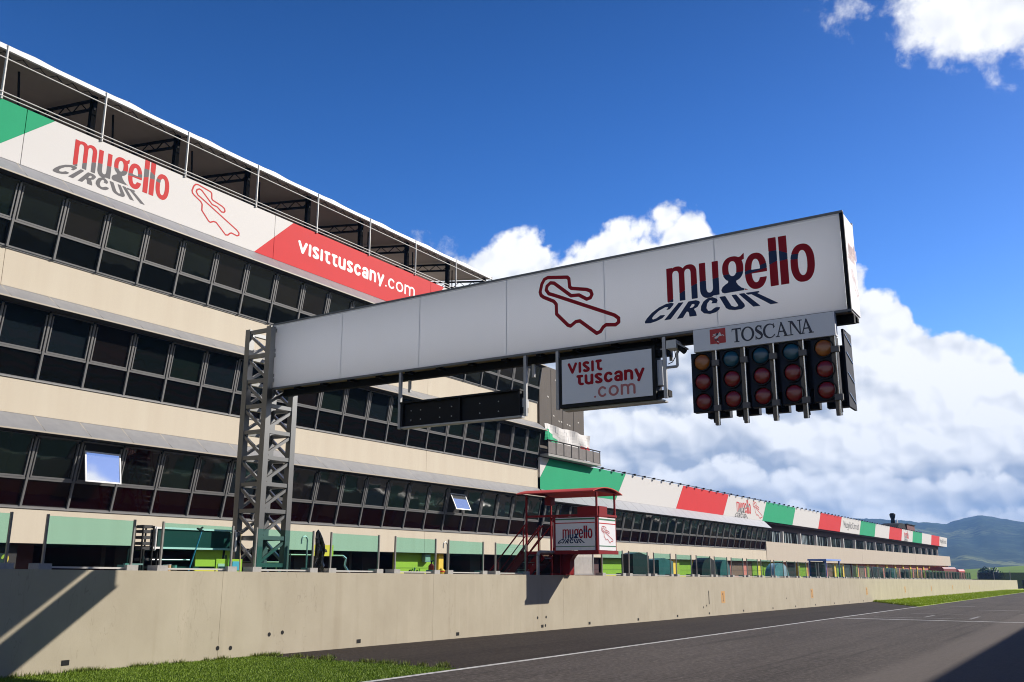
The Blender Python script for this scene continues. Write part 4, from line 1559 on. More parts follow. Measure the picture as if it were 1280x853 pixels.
while y < 190:
    inst('fascia_lamp', br, far, at(far, (FX - 0.06, y, BZ1 + 0.07)))
    y += 1.75
# window band: frames of four lights between white columns
wf = MB()
for k in range(5):
    wf.box(0, 0.06, k * 0.55 - 0.025, k * 0.55 + 0.025, 0, 1.22)
wf.box(0, 0.05, 0.025, 2.175, 0, 0.05).box(0, 0.05, 0.025, 2.175, 1.17, 1.22)
wfm = wf.mesh('window', DARK_STEEL)
pane_a = MB().box(0.005, 0.02, 0.03, 0.52, 0.05, 1.17)
pane_dark = pane_a.mesh('pane', PANE_FAR)
pane_curt = pane_a.mesh('pane', CURTAIN)
pane_blk = pane_a.mesh('pane', PANE_LO)
y = fy0 + 0.3
i = 0
while y < 213:
    if i % 3 == 0:
        wbox(far, 'column', WHITE, FX - 0.62, FX - 0.30, y, y + 0.26, 2.68, 3.88)
        y += 0.30
    w = inst('window', wfm, far, at(far, (FX - 0.88, y, 2.69)))
    for k in range(4):
        q = rng.random()
        pale = 0.55 if y < 120 else 0.25
        inst('pane', pane_curt if q < pale * 0.6 else (pane_blk if q > 0.7 else pane_dark), w, (0, k * 0.55, 0))
    y += 2.2
    i += 1
plan, y = [], 93.6
seq = ['lime', 'ypier', 'salmon', 'maroon', 'ypier', 'lime', 'salmon', 'ypier', 'maroon', 'salmon', 'ypier', 'lime', 'ypier', 'maroon', 'salmon', 'ypier']
for s in seq:
    w_ = 0.9 if s == 'ypier' else 3.6
    if y + w_ > 134:
        break
    plan.append((y, y + w_, s))
    y += w_ + 0.05
y = 134.5
while y < 220:
    plan += [(y, y + 1.2, 'ypier'), (y + 1.25, y + 7.0, 'salmon')]
    y += 7.05
garage_row(far, fy0 + 0.1, 215.0, plan, 0.72, -28.52)

hut = thing('rooftop_cabin', 'dark red cabin with a short mast on the far pit building roof', 'cabin', (-30, 176, 6.5))
m = MB().box(-1.6, 1.6, 2.0, 10.0, 0, 1.15)
m.build('cabin_wall', mat('rust_red_wall', (0.13, 0.02, 0.02), 0.7, var=0.3), hut)
MB().box(-1.75, 1.75, 1.8, 10.2, 1.16, 1.28).build('cabin_roof', DARK_STEEL, hut)
MB().prism([(-6.5, 0), (1.9, 0), (1.9, 1.2), (-2.4, 1.2), (-4.2, 0.95), (-5.8, 0.4)], 0, -1.4, 1.4).build('sloped_roof', DARK_STEEL, hut)
MB().tube((0, -1.6, 1.1), (0, -1.6, 2.0), 0.40, 10, 0.30).tube((0, -1.6, 2.0), (0, -1.6, 2.7), 0.34, 10, 0.52).tube((0, -1.6, 2.7), (0, -1.6, 2.95), 0.52, 10, 0.3).build('mast', DARK_STEEL, hut)
MB().box(-0.1, 0.1, 2.2, 2.6, 1.28, 2.0).build('chimney', PRINT_WHITE, hut)

# ================================================================ start gantry
GY = 15.63
TX0, TX1 = -17.08, -16.22
TY0, TY1 = 15.42, 16.42
ga = thing('start_gantry', 'white box gantry beam on a lattice column reaching over the track', 'gantry', (-16.65, 15.9, gz(16)))
zt, zb = 5.66, gz(16)
cw = 0.155
for x in (TX0 + cw / 2, TX1 - cw / 2):
    for y in (TY0 + cw / 2, TY1 - cw / 2):
        wbox(ga, 'column_leg', GANTRY, x - cw / 2, x + cw / 2, y - cw / 2, y + cw / 2, zb, zt)
nb = 12
hh = (zt - zb - 0.15) / nb
for k in range(nb + 1):
    z = zb + 0.07 + k * hh
    for y in (TY0 + 0.06, TY1 - 0.06):
        wbox(ga, 'strut', GANTRY, TX0 + cw + 0.002, TX1 - cw - 0.002, y - 0.045, y + 0.045, z - 0.045, z + 0.045)
    for x in (TX0 + 0.06, TX1 - 0.06):
        wbox(ga, 'strut', GANTRY, x - 0.045, x + 0.045, TY0 + cw + 0.002, TY1 - cw - 0.002, z - 0.045, z + 0.045)
    if k < nb:
        za, zc = z + 0.045, z + hh - 0.045
        for y in (TY0 + 0.06, TY1 - 0.06):
            MB().bar(at(ga, (TX0 + cw - 0.02, y, zc - 0.03)), at(ga, (TX1 - cw + 0.02, y, za + 0.03)), 0.065, 0.065).build('brace', GANTRY, ga)
        for x in (TX0 + 0.06, TX1 - 0.06):
            MB().bar(at(ga, (x, TY0 + cw - 0.02, za + 0.03)), at(ga, (x, TY1 - cw + 0.02, zc - 0.03)), 0.065, 0.065).build('brace', GANTRY, ga)
BX0, BX1, BZ_0, BZ_1 = -16.38, -3.03, 4.19, 5.82
BY1 = 16.40
# skin panels of the beam
nj = 6
wj = (BX1 - 0.06 - BX0) / nj


def ztop_(x):
    return 5.72 + (x - BX0) / (BX1 - BX0) * 0.16


for k in range(nj):
    a, b = BX0 + k * wj + 0.0012, BX0 + (k + 1) * wj - 0.0012
    for y0, y1 in ((GY, GY + 0.03), (BY1 - 0.03, BY1)):
        if y0 != GY:
            a, b = a - 0.0012, (b + 0.0012 if k < nj - 1 else BX1 - 0.02)
        c0, c1 = [at(ga, (a, y0, BZ_0)), at(ga, (b, y0, BZ_0)), at(ga, (b, y1, BZ_0)), at(ga, (a, y1, BZ_0))], \
                 [at(ga, (a, y0, ztop_(a))), at(ga, (b, y0, ztop_(b))), at(ga, (b, y1, ztop_(b))), at(ga, (a, y1, ztop_(a)))]
        if y0 == GY:
            MB().add([c0[0], c0[1], c1[1], c1[0]], [(0, 1, 2, 3)]).build('beam_panel', SKIN, ga)
        else:
            MB().add([c0[2], c0[3], c1[3], c1[2]], [(0, 1, 2, 3)]).build('beam_panel', SKIN, ga)
for k in range(1, nj):
    x = BX0 + k * wj
    wbox(ga, 'joint_strip', BEAM, x - 0.008, x + 0.008, GY + 0.002, GY + 0.004, BZ_0 + 0.02, ztop_(x) - 0.01)
wbox(ga, 'end_panel', BEAM, BX1 - 0.03, BX1, GY + 0.05, BY1, BZ_0 + 0.02, ztop_(BX1))
c0 = [(BX0, GY + 0.032, 5.66), (BX1 - 0.05, GY + 0.032, 5.82), (BX1 - 0.05, BY1 - 0.032, 5.82), (BX0, BY1 - 0.032, 5.66)]
MB().hexa([at(ga, p) for p in c0], [at(ga, (p[0], p[1], p[2] + 0.04)) for p in c0]).build('beam_roof', STEEL, ga)
m = MB()
m.bar(at(ga, (BX0, BY1 - 0.01, ztop_(BX0) + 0.022)), at(ga, (BX1, BY1 - 0.01, ztop_(BX1) + 0.022)), 0.07, 0.05)
m.bar(at(ga, (BX0, GY + 0.02, ztop_(BX0) + 0.022)), at(ga, (BX1, GY + 0.02, ztop_(BX1) + 0.022)), 0.07, 0.04)
m.box(*[v for p in zip(at(ga, (BX0, GY - 0.012, BZ_0 - 0.045)), at(ga, (BX1, GY + 0.04, BZ_0 - 0.004))) for v in p])
m.build('beam_trim', mat('grey_trim', (0.16, 0.165, 0.17), 0.5), ga)
wbox(ga, 'corner_trim', DARK_STEEL, BX1 - 0.055, BX1 + 0.006, GY - 0.008, GY + 0.048, BZ_0 - 0.05, ztop_(BX1) + 0.02)
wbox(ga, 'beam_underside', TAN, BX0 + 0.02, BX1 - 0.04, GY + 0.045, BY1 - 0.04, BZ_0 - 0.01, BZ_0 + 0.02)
m = MB()
for yy, zl in ((15.98, 4.02), (16.28, 4.10)):
    m.box(*[v for p in zip(at(ga, (-16.2, yy - 0.06, zl)), at(ga, (BX1 - 0.02, yy + 0.06, 4.174))) for v in p])
m.build('bottom_chord', DARK_STEEL, ga)
cl = MB().box(-0.05, 0.05, 15.70 - 15.9, 16.35 - 15.9, 4.12 - zb, 4.177 - zb).mesh('cross_bearer', DARK_STEEL)
x = -15.6
while x < -3.3:
    inst('cross_bearer', cl, ga, (x + 16.65, 0, gz(16) * 0 + zb - gz(16)))
    x += 0.82
bolt = MB().tube((0, 0, 0), (0, -0.05, 0), 0.03, 8).mesh('bolt', DARK_STEEL)
for k in range(12):
    inst('bolt', bolt, ga, at(ga, (BX0 + 0.02, GY, 4.5 + 0.085 * k)))
for xh, zl in ((-12.42, 2.90), (-9.29, 2.92), (-8.56, 2.98), (-6.34, 3.0)):
    wbox(ga, 'hanger_post', STEEL, xh - 0.03, xh + 0.03, GY - 0.03, GY + 0.03, zl, 4.13)
    wbox(ga, 'hanger_post', STEEL, xh - 0.03, xh + 0.03, GY + 0.30, GY + 0.34, 3.75, 4.13)
pr = Print()
wordmark(pr, lambda u, v: (u - 6.24, v + 4.77), DEEP_RED, NAVY, 0.010)
layout(pr, lambda u, v: (u - 8.94, v + 4.38), DEEP_RED, 0.036, 0.014)
pr.build('beam_lettering', lambda u, v: at(ga, (u, GY - 0.004, v)), ga)
FAINT = mat('faded_print', (0.74, 0.56, 0.54), 0.6, spec=0.2)
pr = Print()   # small faint mark on the end face
wordmark(pr, lambda u, v: (15.86 + u * 0.23, 5.22 + v * 0.30), FAINT, FAINT, 0.03)
layout(pr, lambda u, v: (15.95 + u * 0.26, 4.55 + v * 0.33), FAINT, 0.02, 0.03)
pr.build('end_lettering', lambda u, v: at(ga, (BX1 + 0.004, u, v)), ga)

# ---- VISIT TUSCANY.com sign
sg = thing('advertising_sign', 'white sign with red travel lettering hanging under the gantry beam', 'sign', (-7.5, GY, 3.0))
wbox(sg, 'sign_face', mat('sign_white', (0.80, 0.81, 0.84), 0.4, var=0.05, scale=2), -8.43, -6.565, GY - 0.075, GY - 0.05, 3.06, 3.93)
wbox(sg, 'sign_case', BLACK, -8.49, -6.505, GY - 0.068, GY + 0.22, 2.99, 3.985)
wbox(sg, 'sign_base', STEEL, -8.47, -6.40, GY + 0.02, GY + 0.24, 2.955, 2.986)
for z in (3.10, 3.86):
    wbox(sg, 'fixing_clamp', DARK_STEEL, -6.503, -6.30, GY + 0.03, GY + 0.2, z - 0.06, z + 0.06)
wbox(sg, 'power_box', mat('white_box', (0.6, 0.62, 0.66), 0.5), -6.502, -6.40, GY + 0.02, GY + 0.18, 3.25, 3.72)
pr = Print()
sans(pr, 'VISIT', -8.30, 3.635, 0.215, DEEP_RED, w=0.25, gap=0.13, width=0.73)
sans(pr, 'Tuscany', -8.12, 3.39, 0.205, DEEP_RED, w=0.25, gap=0.10, width=1.41)
sans(pr, '.com', -7.75, 3.125, 0.205, PALE_RED, w=0.19, gap=0.16, width=0.85)
pr.build('sign_lettering', lambda u, v: at(sg, (u, GY - 0.079, v)), sg)

# ---- black display panel
dp = thing('display_panel', 'long black unlit display panel hanging under the left of the gantry beam', 'display panel', (-10.9, GY, 2.93))
wbox(dp, 'panel_case', mat('black_case', (0.006, 0.006, 0.007), 0.6, var=0.3, scale=5, spec=0.25), -12.38, -9.42, GY + 0.05, GY + 0.14, 2.95, 3.44)
wbox(dp, 'panel_lip', BLACK, -12.40, -9.40, GY - 0.04, GY + 0.16, 3.442, 3.475)
wbox(dp, 'panel_base', STEEL, -12.40, -9.40, GY - 0.01, GY + 0.16, 2.91, 2.945)
for xx in (-12.38, -10.9, -9.46):
    wbox(dp, 'divider', BLACK, xx, xx + 0.05, GY - 0.02, GY + 0.048, 2.95, 3.44)
for z in (3.05, 3.36):
    wbox(dp, 'clamp', DARK_STEEL, -9.398, -9.31, GY + 0.04, GY + 0.14, z - 0.05, z + 0.05)
wbox(dp, 'connector_box', mat('white_box', (0.6, 0.62, 0.66), 0.5), -9.399, -9.34, GY + 0.06, GY + 0.2, 3.12, 3.28)
sc_me = MB().tube((0, 0, 0), (0, -0.012, 0), 0.014, 8).mesh('screw', STEEL)
for xx in (-11.9, -11.4, -11.1, -10.4, -9.95, -12.15):
    for z in (3.08, 3.28):
        inst('screw', sc_me, dp, at(dp, (xx, GY + 0.05, z)))

# ---- start lights with the TOSCANA board
sl = thing('start_lights', 'five column start light panel under a white board at the gantry end', 'traffic lights', (-4.5, GY, 2.68))
wbox(sl, 'board', mat('board_white', (0.82, 0.82, 0.84), 0.45, var=0.06, scale=2), -5.74, -3.285, GY - 0.10, GY + 0.05, 3.752, 4.155)


def toscana(X, Z):
    h = 0.245
    d = []
    # T
    d += [rect(X, Z, 0.072, 0.112, 0, h), rect(X, Z, 0.0, 0.184, h - 0.018, h), rect(X, Z, 0.042, 0.142, 0, 0.012),
          poly(X, Z, [(0.0, h), (0.0, h - 0.06), (0.012, h - 0.018)]), poly(X, Z, [(0.184, h), (0.184, h - 0.06), (0.172, h - 0.018)])]
    # O
    d += [np.maximum(ell(X, Z, 0.315, h / 2, 0.128, h / 2 + 0.004, 2), -ell(X, Z, 0.315, h / 2, 0.087, h / 2 - 0.012, 2))]
    # S
    sp = [(0.585, 0.205), (0.555, 0.235), (0.52, 0.236), (0.487, 0.205), (0.487, 0.17), (0.52, 0.14), (0.565, 0.11), (0.592, 0.075), (0.586, 0.035), (0.55, 0.010), (0.51, 0.012), (0.475, 0.05)]
    rr = [0.006, 0.009, 0.010, 0.014, 0.020, 0.024, 0.024, 0.020, 0.014, 0.010, 0.009, 0.006]
    d += [cap(X, Z, a, b, ra, rb) for a, b, ra, rb in zip(sp[:-1], sp[1:], rr[:-1], rr[1:])]
    d += [rect(X, Z, 0.580, 0.592, 0.175, h), rect(X, Z, 0.468, 0.480, 0.0, 0.07)]
    # C
    c = np.maximum(ell(X, Z, 0.745, h / 2, 0.125, h / 2 + 0.004, 2), -ell(X, Z, 0.757, h / 2, 0.097, h / 2 - 0.012, 2))
    d += [np.maximum(c, -rect(X, Z, 0.79, 1.0, 0.055, 0.185)), rect(X, Z, 0.822, 0.834, 0.165, h)]

    def A(x):
        return [cap(X, Z, (x + 0.035, 0.006), (x + 0.115, h - 0.004), 0.008), poly(X, Z, [(x + 0.100, h + 0.006), (x + 0.122, h + 0.006), (x + 0.222, 0), (x + 0.174, 0)]),
                rect(X, Z, x + 0.058, x + 0.170, 0.080, 0.096), rect(X, Z, x, x + 0.072, 0, 0.011), rect(X, Z, x + 0.150, x + 0.245, 0, 0.011)]
    d += A(0.862)
    # N
    x = 1.115
    d += [rect(X, Z, x + 0.030, x + 0.046, 0, h), rect(X, Z, x + 0.205, x + 0.221, 0, h), poly(X, Z, [(x + 0.026, h), (x + 0.076, h), (x + 0.221, 0.0), (x + 0.205, -0.006)]),
          rect(X, Z, x, x + 0.078, 0, 0.011), rect(X, Z, x - 0.005, x + 0.06, h - 0.011, h), rect(X, Z, x + 0.172, x + 0.255, h - 0.011, h)]
    d += A(1.355 - 0.02)
    return mn(*d) - 0.0025


pr = Print()
pr.add(sdf_polys(toscana, -0.02, 1.64, -0.02, 0.28, 0.0055), mat('ink_print', (0.012, 0.014, 0.035), 0.45), lambda u, v: (-5.03 + u * 0.885, 3.842 + v))
pr.build('board_lettering', lambda u, v: at(sl, (u, GY - 0.104, v)), sl)
pr = Print()   # crest: a white winged horse on red
pr.add(sdf_polys(lambda X, Z: mn(rect(X, Z, 0, 0.285, 0.02, 0.285), poly(X, Z, [(0.10, 0.03), (0.19, 0.03), (0.145, 0.0)])), -0.01, 0.30, -0.02, 0.30, 0.01),
       mat('crest_red', (0.52, 0.025, 0.025), 0.5), lambda u, v: (-5.43 + u, 3.84 + v))
horse_w = lambda X, Z: mn(poly(X, Z, [(0.165, 0.20), (0.185, 0.225), (0.20, 0.19), (0.215, 0.15), (0.19, 0.16), (0.165, 0.14), (0.13, 0.11), (0.10, 0.115), (0.09, 0.09),
                                      (0.075, 0.10), (0.085, 0.135), (0.11, 0.15), (0.14, 0.165)]),
                          cap(X, Z, (0.19, 0.155), (0.235, 0.165), 0.008), cap(X, Z, (0.235, 0.165), (0.255, 0.145), 0.006), cap(X, Z, (0.06, 0.185), (0.11, 0.195), 0.007),
                          cap(X, Z, (0.05, 0.16), (0.10, 0.172), 0.006), cap(X, Z, (0.13, 0.06), (0.16, 0.04), 0.007))
pr.build('crest', lambda u, v: at(sl, (u, GY - 0.104, v)), sl)
pr = Print()
pr.add(sdf_polys(horse_w, 0, 0.29, 0, 0.29, 0.006), PRINT_WHITE, lambda u, v: (-5.43 + u, 3.84 + v))
pr.build('crest_horse', lambda u, v: at(sl, (u, GY - 0.1065, v)), sl)
pr = Print()
pr.add(sdf_polys(lambda X, Z: mn(poly(X, Z, [(0.105, 0.165), (0.12, 0.20), (0.15, 0.212), (0.158, 0.19), (0.150, 0.170), (0.13, 0.160)]),
                                 cap(X, Z, (0.085, 0.11), (0.10, 0.07), 0.008), cap(X, Z, (0.14, 0.10), (0.125, 0.08), 0.01)), 0, 0.29, 0, 0.29, 0.006),
       mat('ink_print', (0.012, 0.014, 0.035), 0.45), lambda u, v: (-5.43 + u, 3.84 + v))
pr.build('crest_wing', lambda u, v: at(sl, (u, GY - 0.109, v)), sl)


def dome(r, depth, n=24, k=5):
    m = MB()
    vs = []
    for j in range(k + 1):
        a = (math.pi / 2) * j / k
        rr, yy = r * math.cos(a), -depth * math.sin(a)
        if j == k:
            vs.append((0, yy, 0))
        else:
            vs += [(rr * math.cos(2 * math.pi * i / n), yy, rr * math.sin(2 * math.pi * i / n)) for i in range(n)]
    fs = []
    for j in range(k - 1):
        for i in range(n):
            fs.append((j * n + i, j * n + (i + 1) % n, (j + 1) * n + (i + 1) % n, (j + 1) * n + i))
    t = k * n
    for i in range(n):
        fs.append(((k - 1) * n + i, (k - 1) * n + (i + 1) % n, t))
    fs.append(tuple(range(n)))
    return m.add(vs, fs)


lens = {c: dome(0.143, 0.040).mesh('lens', mm) for c, mm in (('r', LENS_R), ('b', LENS_B), ('o', LENS_O))}
for lm in lens.values():
    for p in lm.polygons:
        p.use_smooth = len(p.vertices) <= 4
ringm = MB()
nr = 28
for i in range(nr):
    a, b = 2 * math.pi * i / nr, 2 * math.pi * (i + 1) / nr
    c = []
    for y in (0.0, -0.035):
        c += [(0.150 * math.cos(a), y, 0.150 * math.sin(a)), (0.168 * math.cos(a), y, 0.168 * math.sin(a)), (0.168 * math.cos(b), y, 0.168 * math.sin(b)), (0.150 * math.cos(b), y, 0.150 * math.sin(b))]
    ringm.hexa(c[:4], c[4:])
ring_me = ringm.mesh('lens_rim', BLACK)
head = MB()
head.box(-0.205, 0.205, -0.0, 0.16, 0, 1.06)
head.box(-0.15, 0.15, 0.16, 0.26, 0.08, 0.98)
head_me = head.mesh('signal_head', HOUSING)
for i, xc in enumerate((-5.62, -5.09, -4.565, -4.04, -3.51)):
    h = inst('signal_head', head_me, sl, at(sl, (xc, GY - 0.03, 2.685)))
    for k, z in enumerate((0.175, 0.53, 0.885)):
        c = 'r' if k < 2 else ('o' if i in (0, 4) else 'b')
        inst('lens', lens[c], h, (0, -0.004, z))
        inst('lens_rim', ring_me, h, (0, -0.002, z))
    # heads for the other direction, back to back
    inst('signal_head', head_me, sl, at(sl, (xc + 0.05, GY + 0.72, 2.66)), (0, 0, math.pi))
    MB().bar(at(sl, (xc + 0.10, GY + 0.24, 2.78)), at(sl, (xc + 0.12, GY + 0.24, 2.52)), 0.07, 0.09).build('drop_bracket', DARK_STEEL, sl)
for xp in (-5.345, -4.835, -4.33, -3.83, -3.305):
    MB().tube(at(sl, (xp, GY - 0.075, 2.42)), at(sl, (xp, GY - 0.075, 3.745)), 0.019, 12).build('support_pole', BRIGHT, sl)
    wbox(sl, 'support_channel', mat('brown_steel', (0.10, 0.085, 0.07), 0.5, metal=0.3), xp - 0.085, xp - 0.030, GY - 0.05, GY + 0.02, 2.43, 3.75)
    for z in (2.72, 3.52):
        wbox(sl, 'pole_clamp', mat('clamp_grey', (0.13, 0.12, 0.115), 0.6), xp - 0.075, xp + 0.055, GY - 0.115, GY - 0.055, z - 0.05, z + 0.05)
wbox(sl, 'back_plate', HOUSING, -5.78, -3.34, GY + 0.17, GY + 0.20, 2.95, 3.90)
wbox(sl, 'side_plate', HOUSING, -3.28, -3.24, GY + 0.30, GY + 0.86, 2.62, 3.94)
m = MB()
for z in (2.85, 3.2, 3.55, 3.85):
    m.bar(at(sl, (-3.233, GY + 0.35, z)), at(sl, (-3.233, GY + 0.80, z - 0.12)), 0.012, 0.012)
m.build('cable', BRIGHT, sl)

# ---- camera on a bracket
cc = thing('surveillance_camera', 'small white camera on a bracket between the sign and the start lights', 'camera', (-6.2, GY, 3.5))
wbox(cc, 'camera_body', mat('camera_white', (0.62, 0.62, 0.60), 0.4), -6.24, -6.05, GY - 0.16, GY + 0.10, 3.87, 4.02)
MB().bar(at(cc, (-6.05, GY - 0.03, 3.96)), at(cc, (-5.90, GY - 0.02, 3.86)), 0.20, 0.03).build('sun_shield', mat('camera_grey', (0.28, 0.27, 0.26), 0.5), cc)
MB().tube(at(cc, (-6.05, GY - 0.03, 3.91)), at(cc, (-5.93, GY - 0.03, 3.80)), 0.05, 12).build('camera_lens', BLACK, cc)
MB().path([at(cc, (-6.30, GY, 3.56)), at(cc, (-6.10, GY, 3.56)), at(cc, (-6.10, GY, 3.80)), at(cc, (-6.06, GY, 3.87))], 0.026, 8).build('bracket', STEEL, cc)
MB().path([at(cc, (-6.14, GY, 3.86)), at(cc, (-6.13, GY, 3.74)), at(cc, (-6.19, GY, 3.65)), at(cc, (-6.28, GY, 3.62))], 0.008, 6).build('cable', BLACK, cc)

# ================================================================ glass screens on the wall
SX = -15.85
WSC = 1.80


def screen_proto():
    t = thing('glass_screen', 'x', 'screen', (SX, 10.06, wall_top(10.06)), 'glass screens along the pit wall')
    inst('pane', MB().box(-0.006, 0.006, 0.03, WSC - 0.03, 0.06, 0.93).mesh('pane', GLASS), t)
    pm = MB().box(-0.022, 0.022, -0.018, 0.018, 0.0, 0.955).mesh('post', mat('post_alu', (0.34, 0.33, 0.31), 0.4, metal=0.6))
    inst('post', pm, t, (0, 0, 0))
    inst('post', pm, t, (0, WSC, 0))
    inst('rail', MB().box(-0.022, 0.022, 0.023, WSC - 0.023, 0.025, 0.058).mesh('rail', mat('rail_alu', (0.55, 0.54, 0.52), 0.4, metal=0.4)), t)
    fm = MB().box(-0.15, 0.15, -0.12, 0.13, 0.0, 0.105).mesh('block_foot', CONCRETE)
    inst('block_foot', fm, t, (-0.06, 0.0, 0))
    inst('block_foot', fm, t, (-0.06, WSC - 0.02, 0))
    return t


scr_y = [7.59, 10.06, 12.53, 15.01, 17.43, 19.91, 22.33, 24.82]
scr_far = [32.16, 34.55, 37.0, 39.45, 41.9, 44.3, 46.75, 49.2, 51.6, 54.05, 56.6, 59.05, 61.5, 63.95, 66.4, 68.9, 71.3, 73.8, 76.2, 78.7, 81.1, 83.6, 86.0, 88.5, 91, 93.4, 95.9, 98.3, 100.8, 103.2] + [105.7 + 2.46 * k for k in range(17)]
near_names = ['beyond the left picture edge', 'showing a dark garage, first from the left', 'with the green timing bench behind it', 'standing beside the lattice gantry column',
              'with the black wrapped pole at its near post', 'with a lime green garage door seen through it', 'just beyond the yellow bollard', 'in front of the red stairs']
proto = None
for i, y in enumerate(scr_y + scr_far):
    if proto is None:
        t = proto = screen_proto()
    else:
        t = copy_tree(proto)
    t.location = (SX, y, wall_top(y))
    t.rotation_euler = (R(-0.58), 0, 0)
    if i < len(scr_y):
        t['label'] = 'green glass screen on the pit wall ' + near_names[i]
    else:
        t['label'] = ORD[i - len(scr_y)] + ' green glass screen on the wall beyond the red cabin'
# clear, taller pane beside the cabin
t = thing('glass_screen', 'pale frosted glass screen under the overhang of the red cabin', 'screen', (SX, 29.95, wall_top(29.95)), 'glass screens along the pit wall')
FROST = mat('frosted_film', (0.62, 0.60, 0.57), 0.6, var=0.6, scale=5, col2=(0.40, 0.37, 0.34))
ntz = FROST.node_tree
tz_ = ntz.nodes.new('ShaderNodeBsdfTransparent')
mz_ = ntz.nodes.new('ShaderNodeMixShader')
mz_.inputs[0].default_value = 0.45
ntz.links.new(ntz.nodes['Principled BSDF'].outputs[0], mz_.inputs[1])
ntz.links.new(tz_.outputs[0], mz_.inputs[2])
ntz.links.new(mz_.outputs[0], ntz.nodes['Material Output'].inputs['Surface'])
inst('pane', MB().box(-0.006, 0.006, 0.03, 1.45, 0.06, 0.88).mesh('pane', FROST), t)
pm = MB().box(-0.03, 0.03, -0.022, 0.022, 0, 0.92).mesh('post', STEEL)
inst('post', pm, t)
inst('post', pm, t, (0, 1.48, 0))
inst('rail', MB().box(-0.02, 0.02, 0.023, 1.457, 0.02, 0.058).mesh('rail', STEEL), t)

# ================================================================ red cabin on the wall
ro = thing('race_control_cabin', 'red open cabin with white sign boards perched on the pit wall', 'cabin', (-15.6, 29.0, wall_top(29)))
DX0, DX1, DY0, DY1 = -16.90, -14.08, 28.3, 29.75
wbox(ro, 'deck', CABIN_RED, DX0, DX1, DY0 + 0.02, DY1 - 0.02, 0.50, 0.60)
for x, y in ((DX1 - 0.035, DY0 + 0.035), (DX1 - 0.035, DY1 - 0.035), (-16.82, DY0 + 0.035), (-16.62, DY1 - 0.035)):
    wbox(ro, 'corner_post', CABIN_RED, x - 0.028, x + 0.028, y - 0.028, y + 0.028, 0.605 if x > -15 else gz(29), 2.52)
wbox(ro, 'corner_post', CABIN_RED, -15.72, -15.66, DY0, DY0 + 0.06, 0.605, 1.75)
# front board (shade side) and end board (sun side), each a white panel between stripes
fb = wbox(ro, 'front_board', mat('board_white', (0.82, 0.82, 0.84), 0.45), -15.65, -14.17, DY0 - 0.012, DY0 + 0.03, 0.62, 1.69)
STRIPE_G = mat('stripe_green', (0.03, 0.17, 0.08), 0.5)
for z0_, z1_, mt in ((1.615, 1.665, STRIPE_G), (1.50, 1.53, PRINT_RED), (0.73, 0.755, STRIPE_G)):
    wbox(ro, 'stripe', mt, -15.65, -14.17, DY0 - 0.018, DY0 - 0.0125, z0_, z1_)
wbox(ro, 'end_board', mat('board_white', (0.82, 0.82, 0.84), 0.45), DX1 - 0.03, DX1 + 0.012, DY0 + 0.10, DY1 - 0.10, 0.62, 1.69)
for z0_, z1_, mt in ((1.60, 1.65, STRIPE_G), (0.74, 0.77, STRIPE_G), (1.48, 1.51, PRINT_RED)):
    wbox(ro, 'stripe', mt, DX1 + 0.0125, DX1 + 0.018, DY0 + 0.10, DY1 - 0.10, z0_, z1_)
pr = Print()
wordmark(pr, lambda u, v: (-15.38 + u * 0.415, 1.0 + v * 0.47), DEEP_RED, NAVY, 0.014)
pr.build('board_lettering', lambda u, v: at(ro, (u, DY0 - 0.020, v)), ro)
pr = Print()
layout(pr, lambda u, v: (DY0 + 0.28 + u * 0.50, 0.86 + v * 0.42), PRINT_RED, 0.02, 0.02)
pr.build('end_lettering', lambda u, v: at(ro, (DX1 + 0.020, u, v)), ro)
for y in (DY0 + 0.0, DY1 - 0.0):
    wbox(ro, 'rail', CABIN_RED, -16.80 if y < 29 else -16.60, DX1 + 0.02, y - 0.035, y + 0.035, 1.73, 1.80)
wbox(ro, 'rail', CABIN_RED, DX1 - 0.03, DX1 + 0.04, DY0 + 0.037, DY1 - 0.037, 1.73, 1.80)
wbox(ro, 'skirt', CABIN_RED, -15.66, DX1 + 0.02, DY0 - 0.03, DY0 + 0.019, 0.49, 0.61)
wbox(ro, 'skirt', CABIN_RED, DX1, DX1 + 0.045, DY0 - 0.028, DY1 + 0.03, 0.49, 0.61)
de = wbox(ro, 'desk', CABIN_RED, -15.05, -14.22, 28.75, 29.35, 0.62, 2.08)
wbox(ro, 'screen_hood', mat('black_hood', (0.02, 0.015, 0.015), 0.6), -15.2, -15.055, 28.8, 29.3, 1.75, 2.06)
# barrel roof
m = MB()
n = 12
ya, yb = 27.85, 30.1
pts = []
for i in range(n + 1):
    u = -1 + 2 * i / n
    pts.append(((ya + yb) / 2 + u * (yb - ya) / 2, 2.50 + 0.17 * (1 - u * u)))
for (y0_, z0_), (y1_, z1_) in zip(pts[:-1], pts[1:]):
    m.hexa([at(ro, (-16.95, y0_, z0_)), at(ro, (-13.98, y0_, z0_)), at(ro, (-13.98, y1_, z1_)), at(ro, (-16.95, y1_, z1_))],
           [at(ro, (-16.95, y0_, z0_ + 0.03)), at(ro, (-13.98, y0_, z0_ + 0.03)), at(ro, (-13.98, y1_, z1_ + 0.03)), at(ro, (-16.95, y1_, z1_ + 0.03))])
m.build('roof', ROOF_RED, ro)
for x in (-16.80, -14.12):
    m = MB()
    m.prism([(a - ro.location.y, b - ro.location.z - 0.004) for a, b in pts[1:-1]], 0, x - ro.location.x - 0.02, x - ro.location.x + 0.02)
    m.build('roof_rib', CABIN_RED, ro)
wbox(ro, 'speaker_box', CABIN_RED, -16.70, -16.45, 29.4, 29.7, 2.22, 2.50)
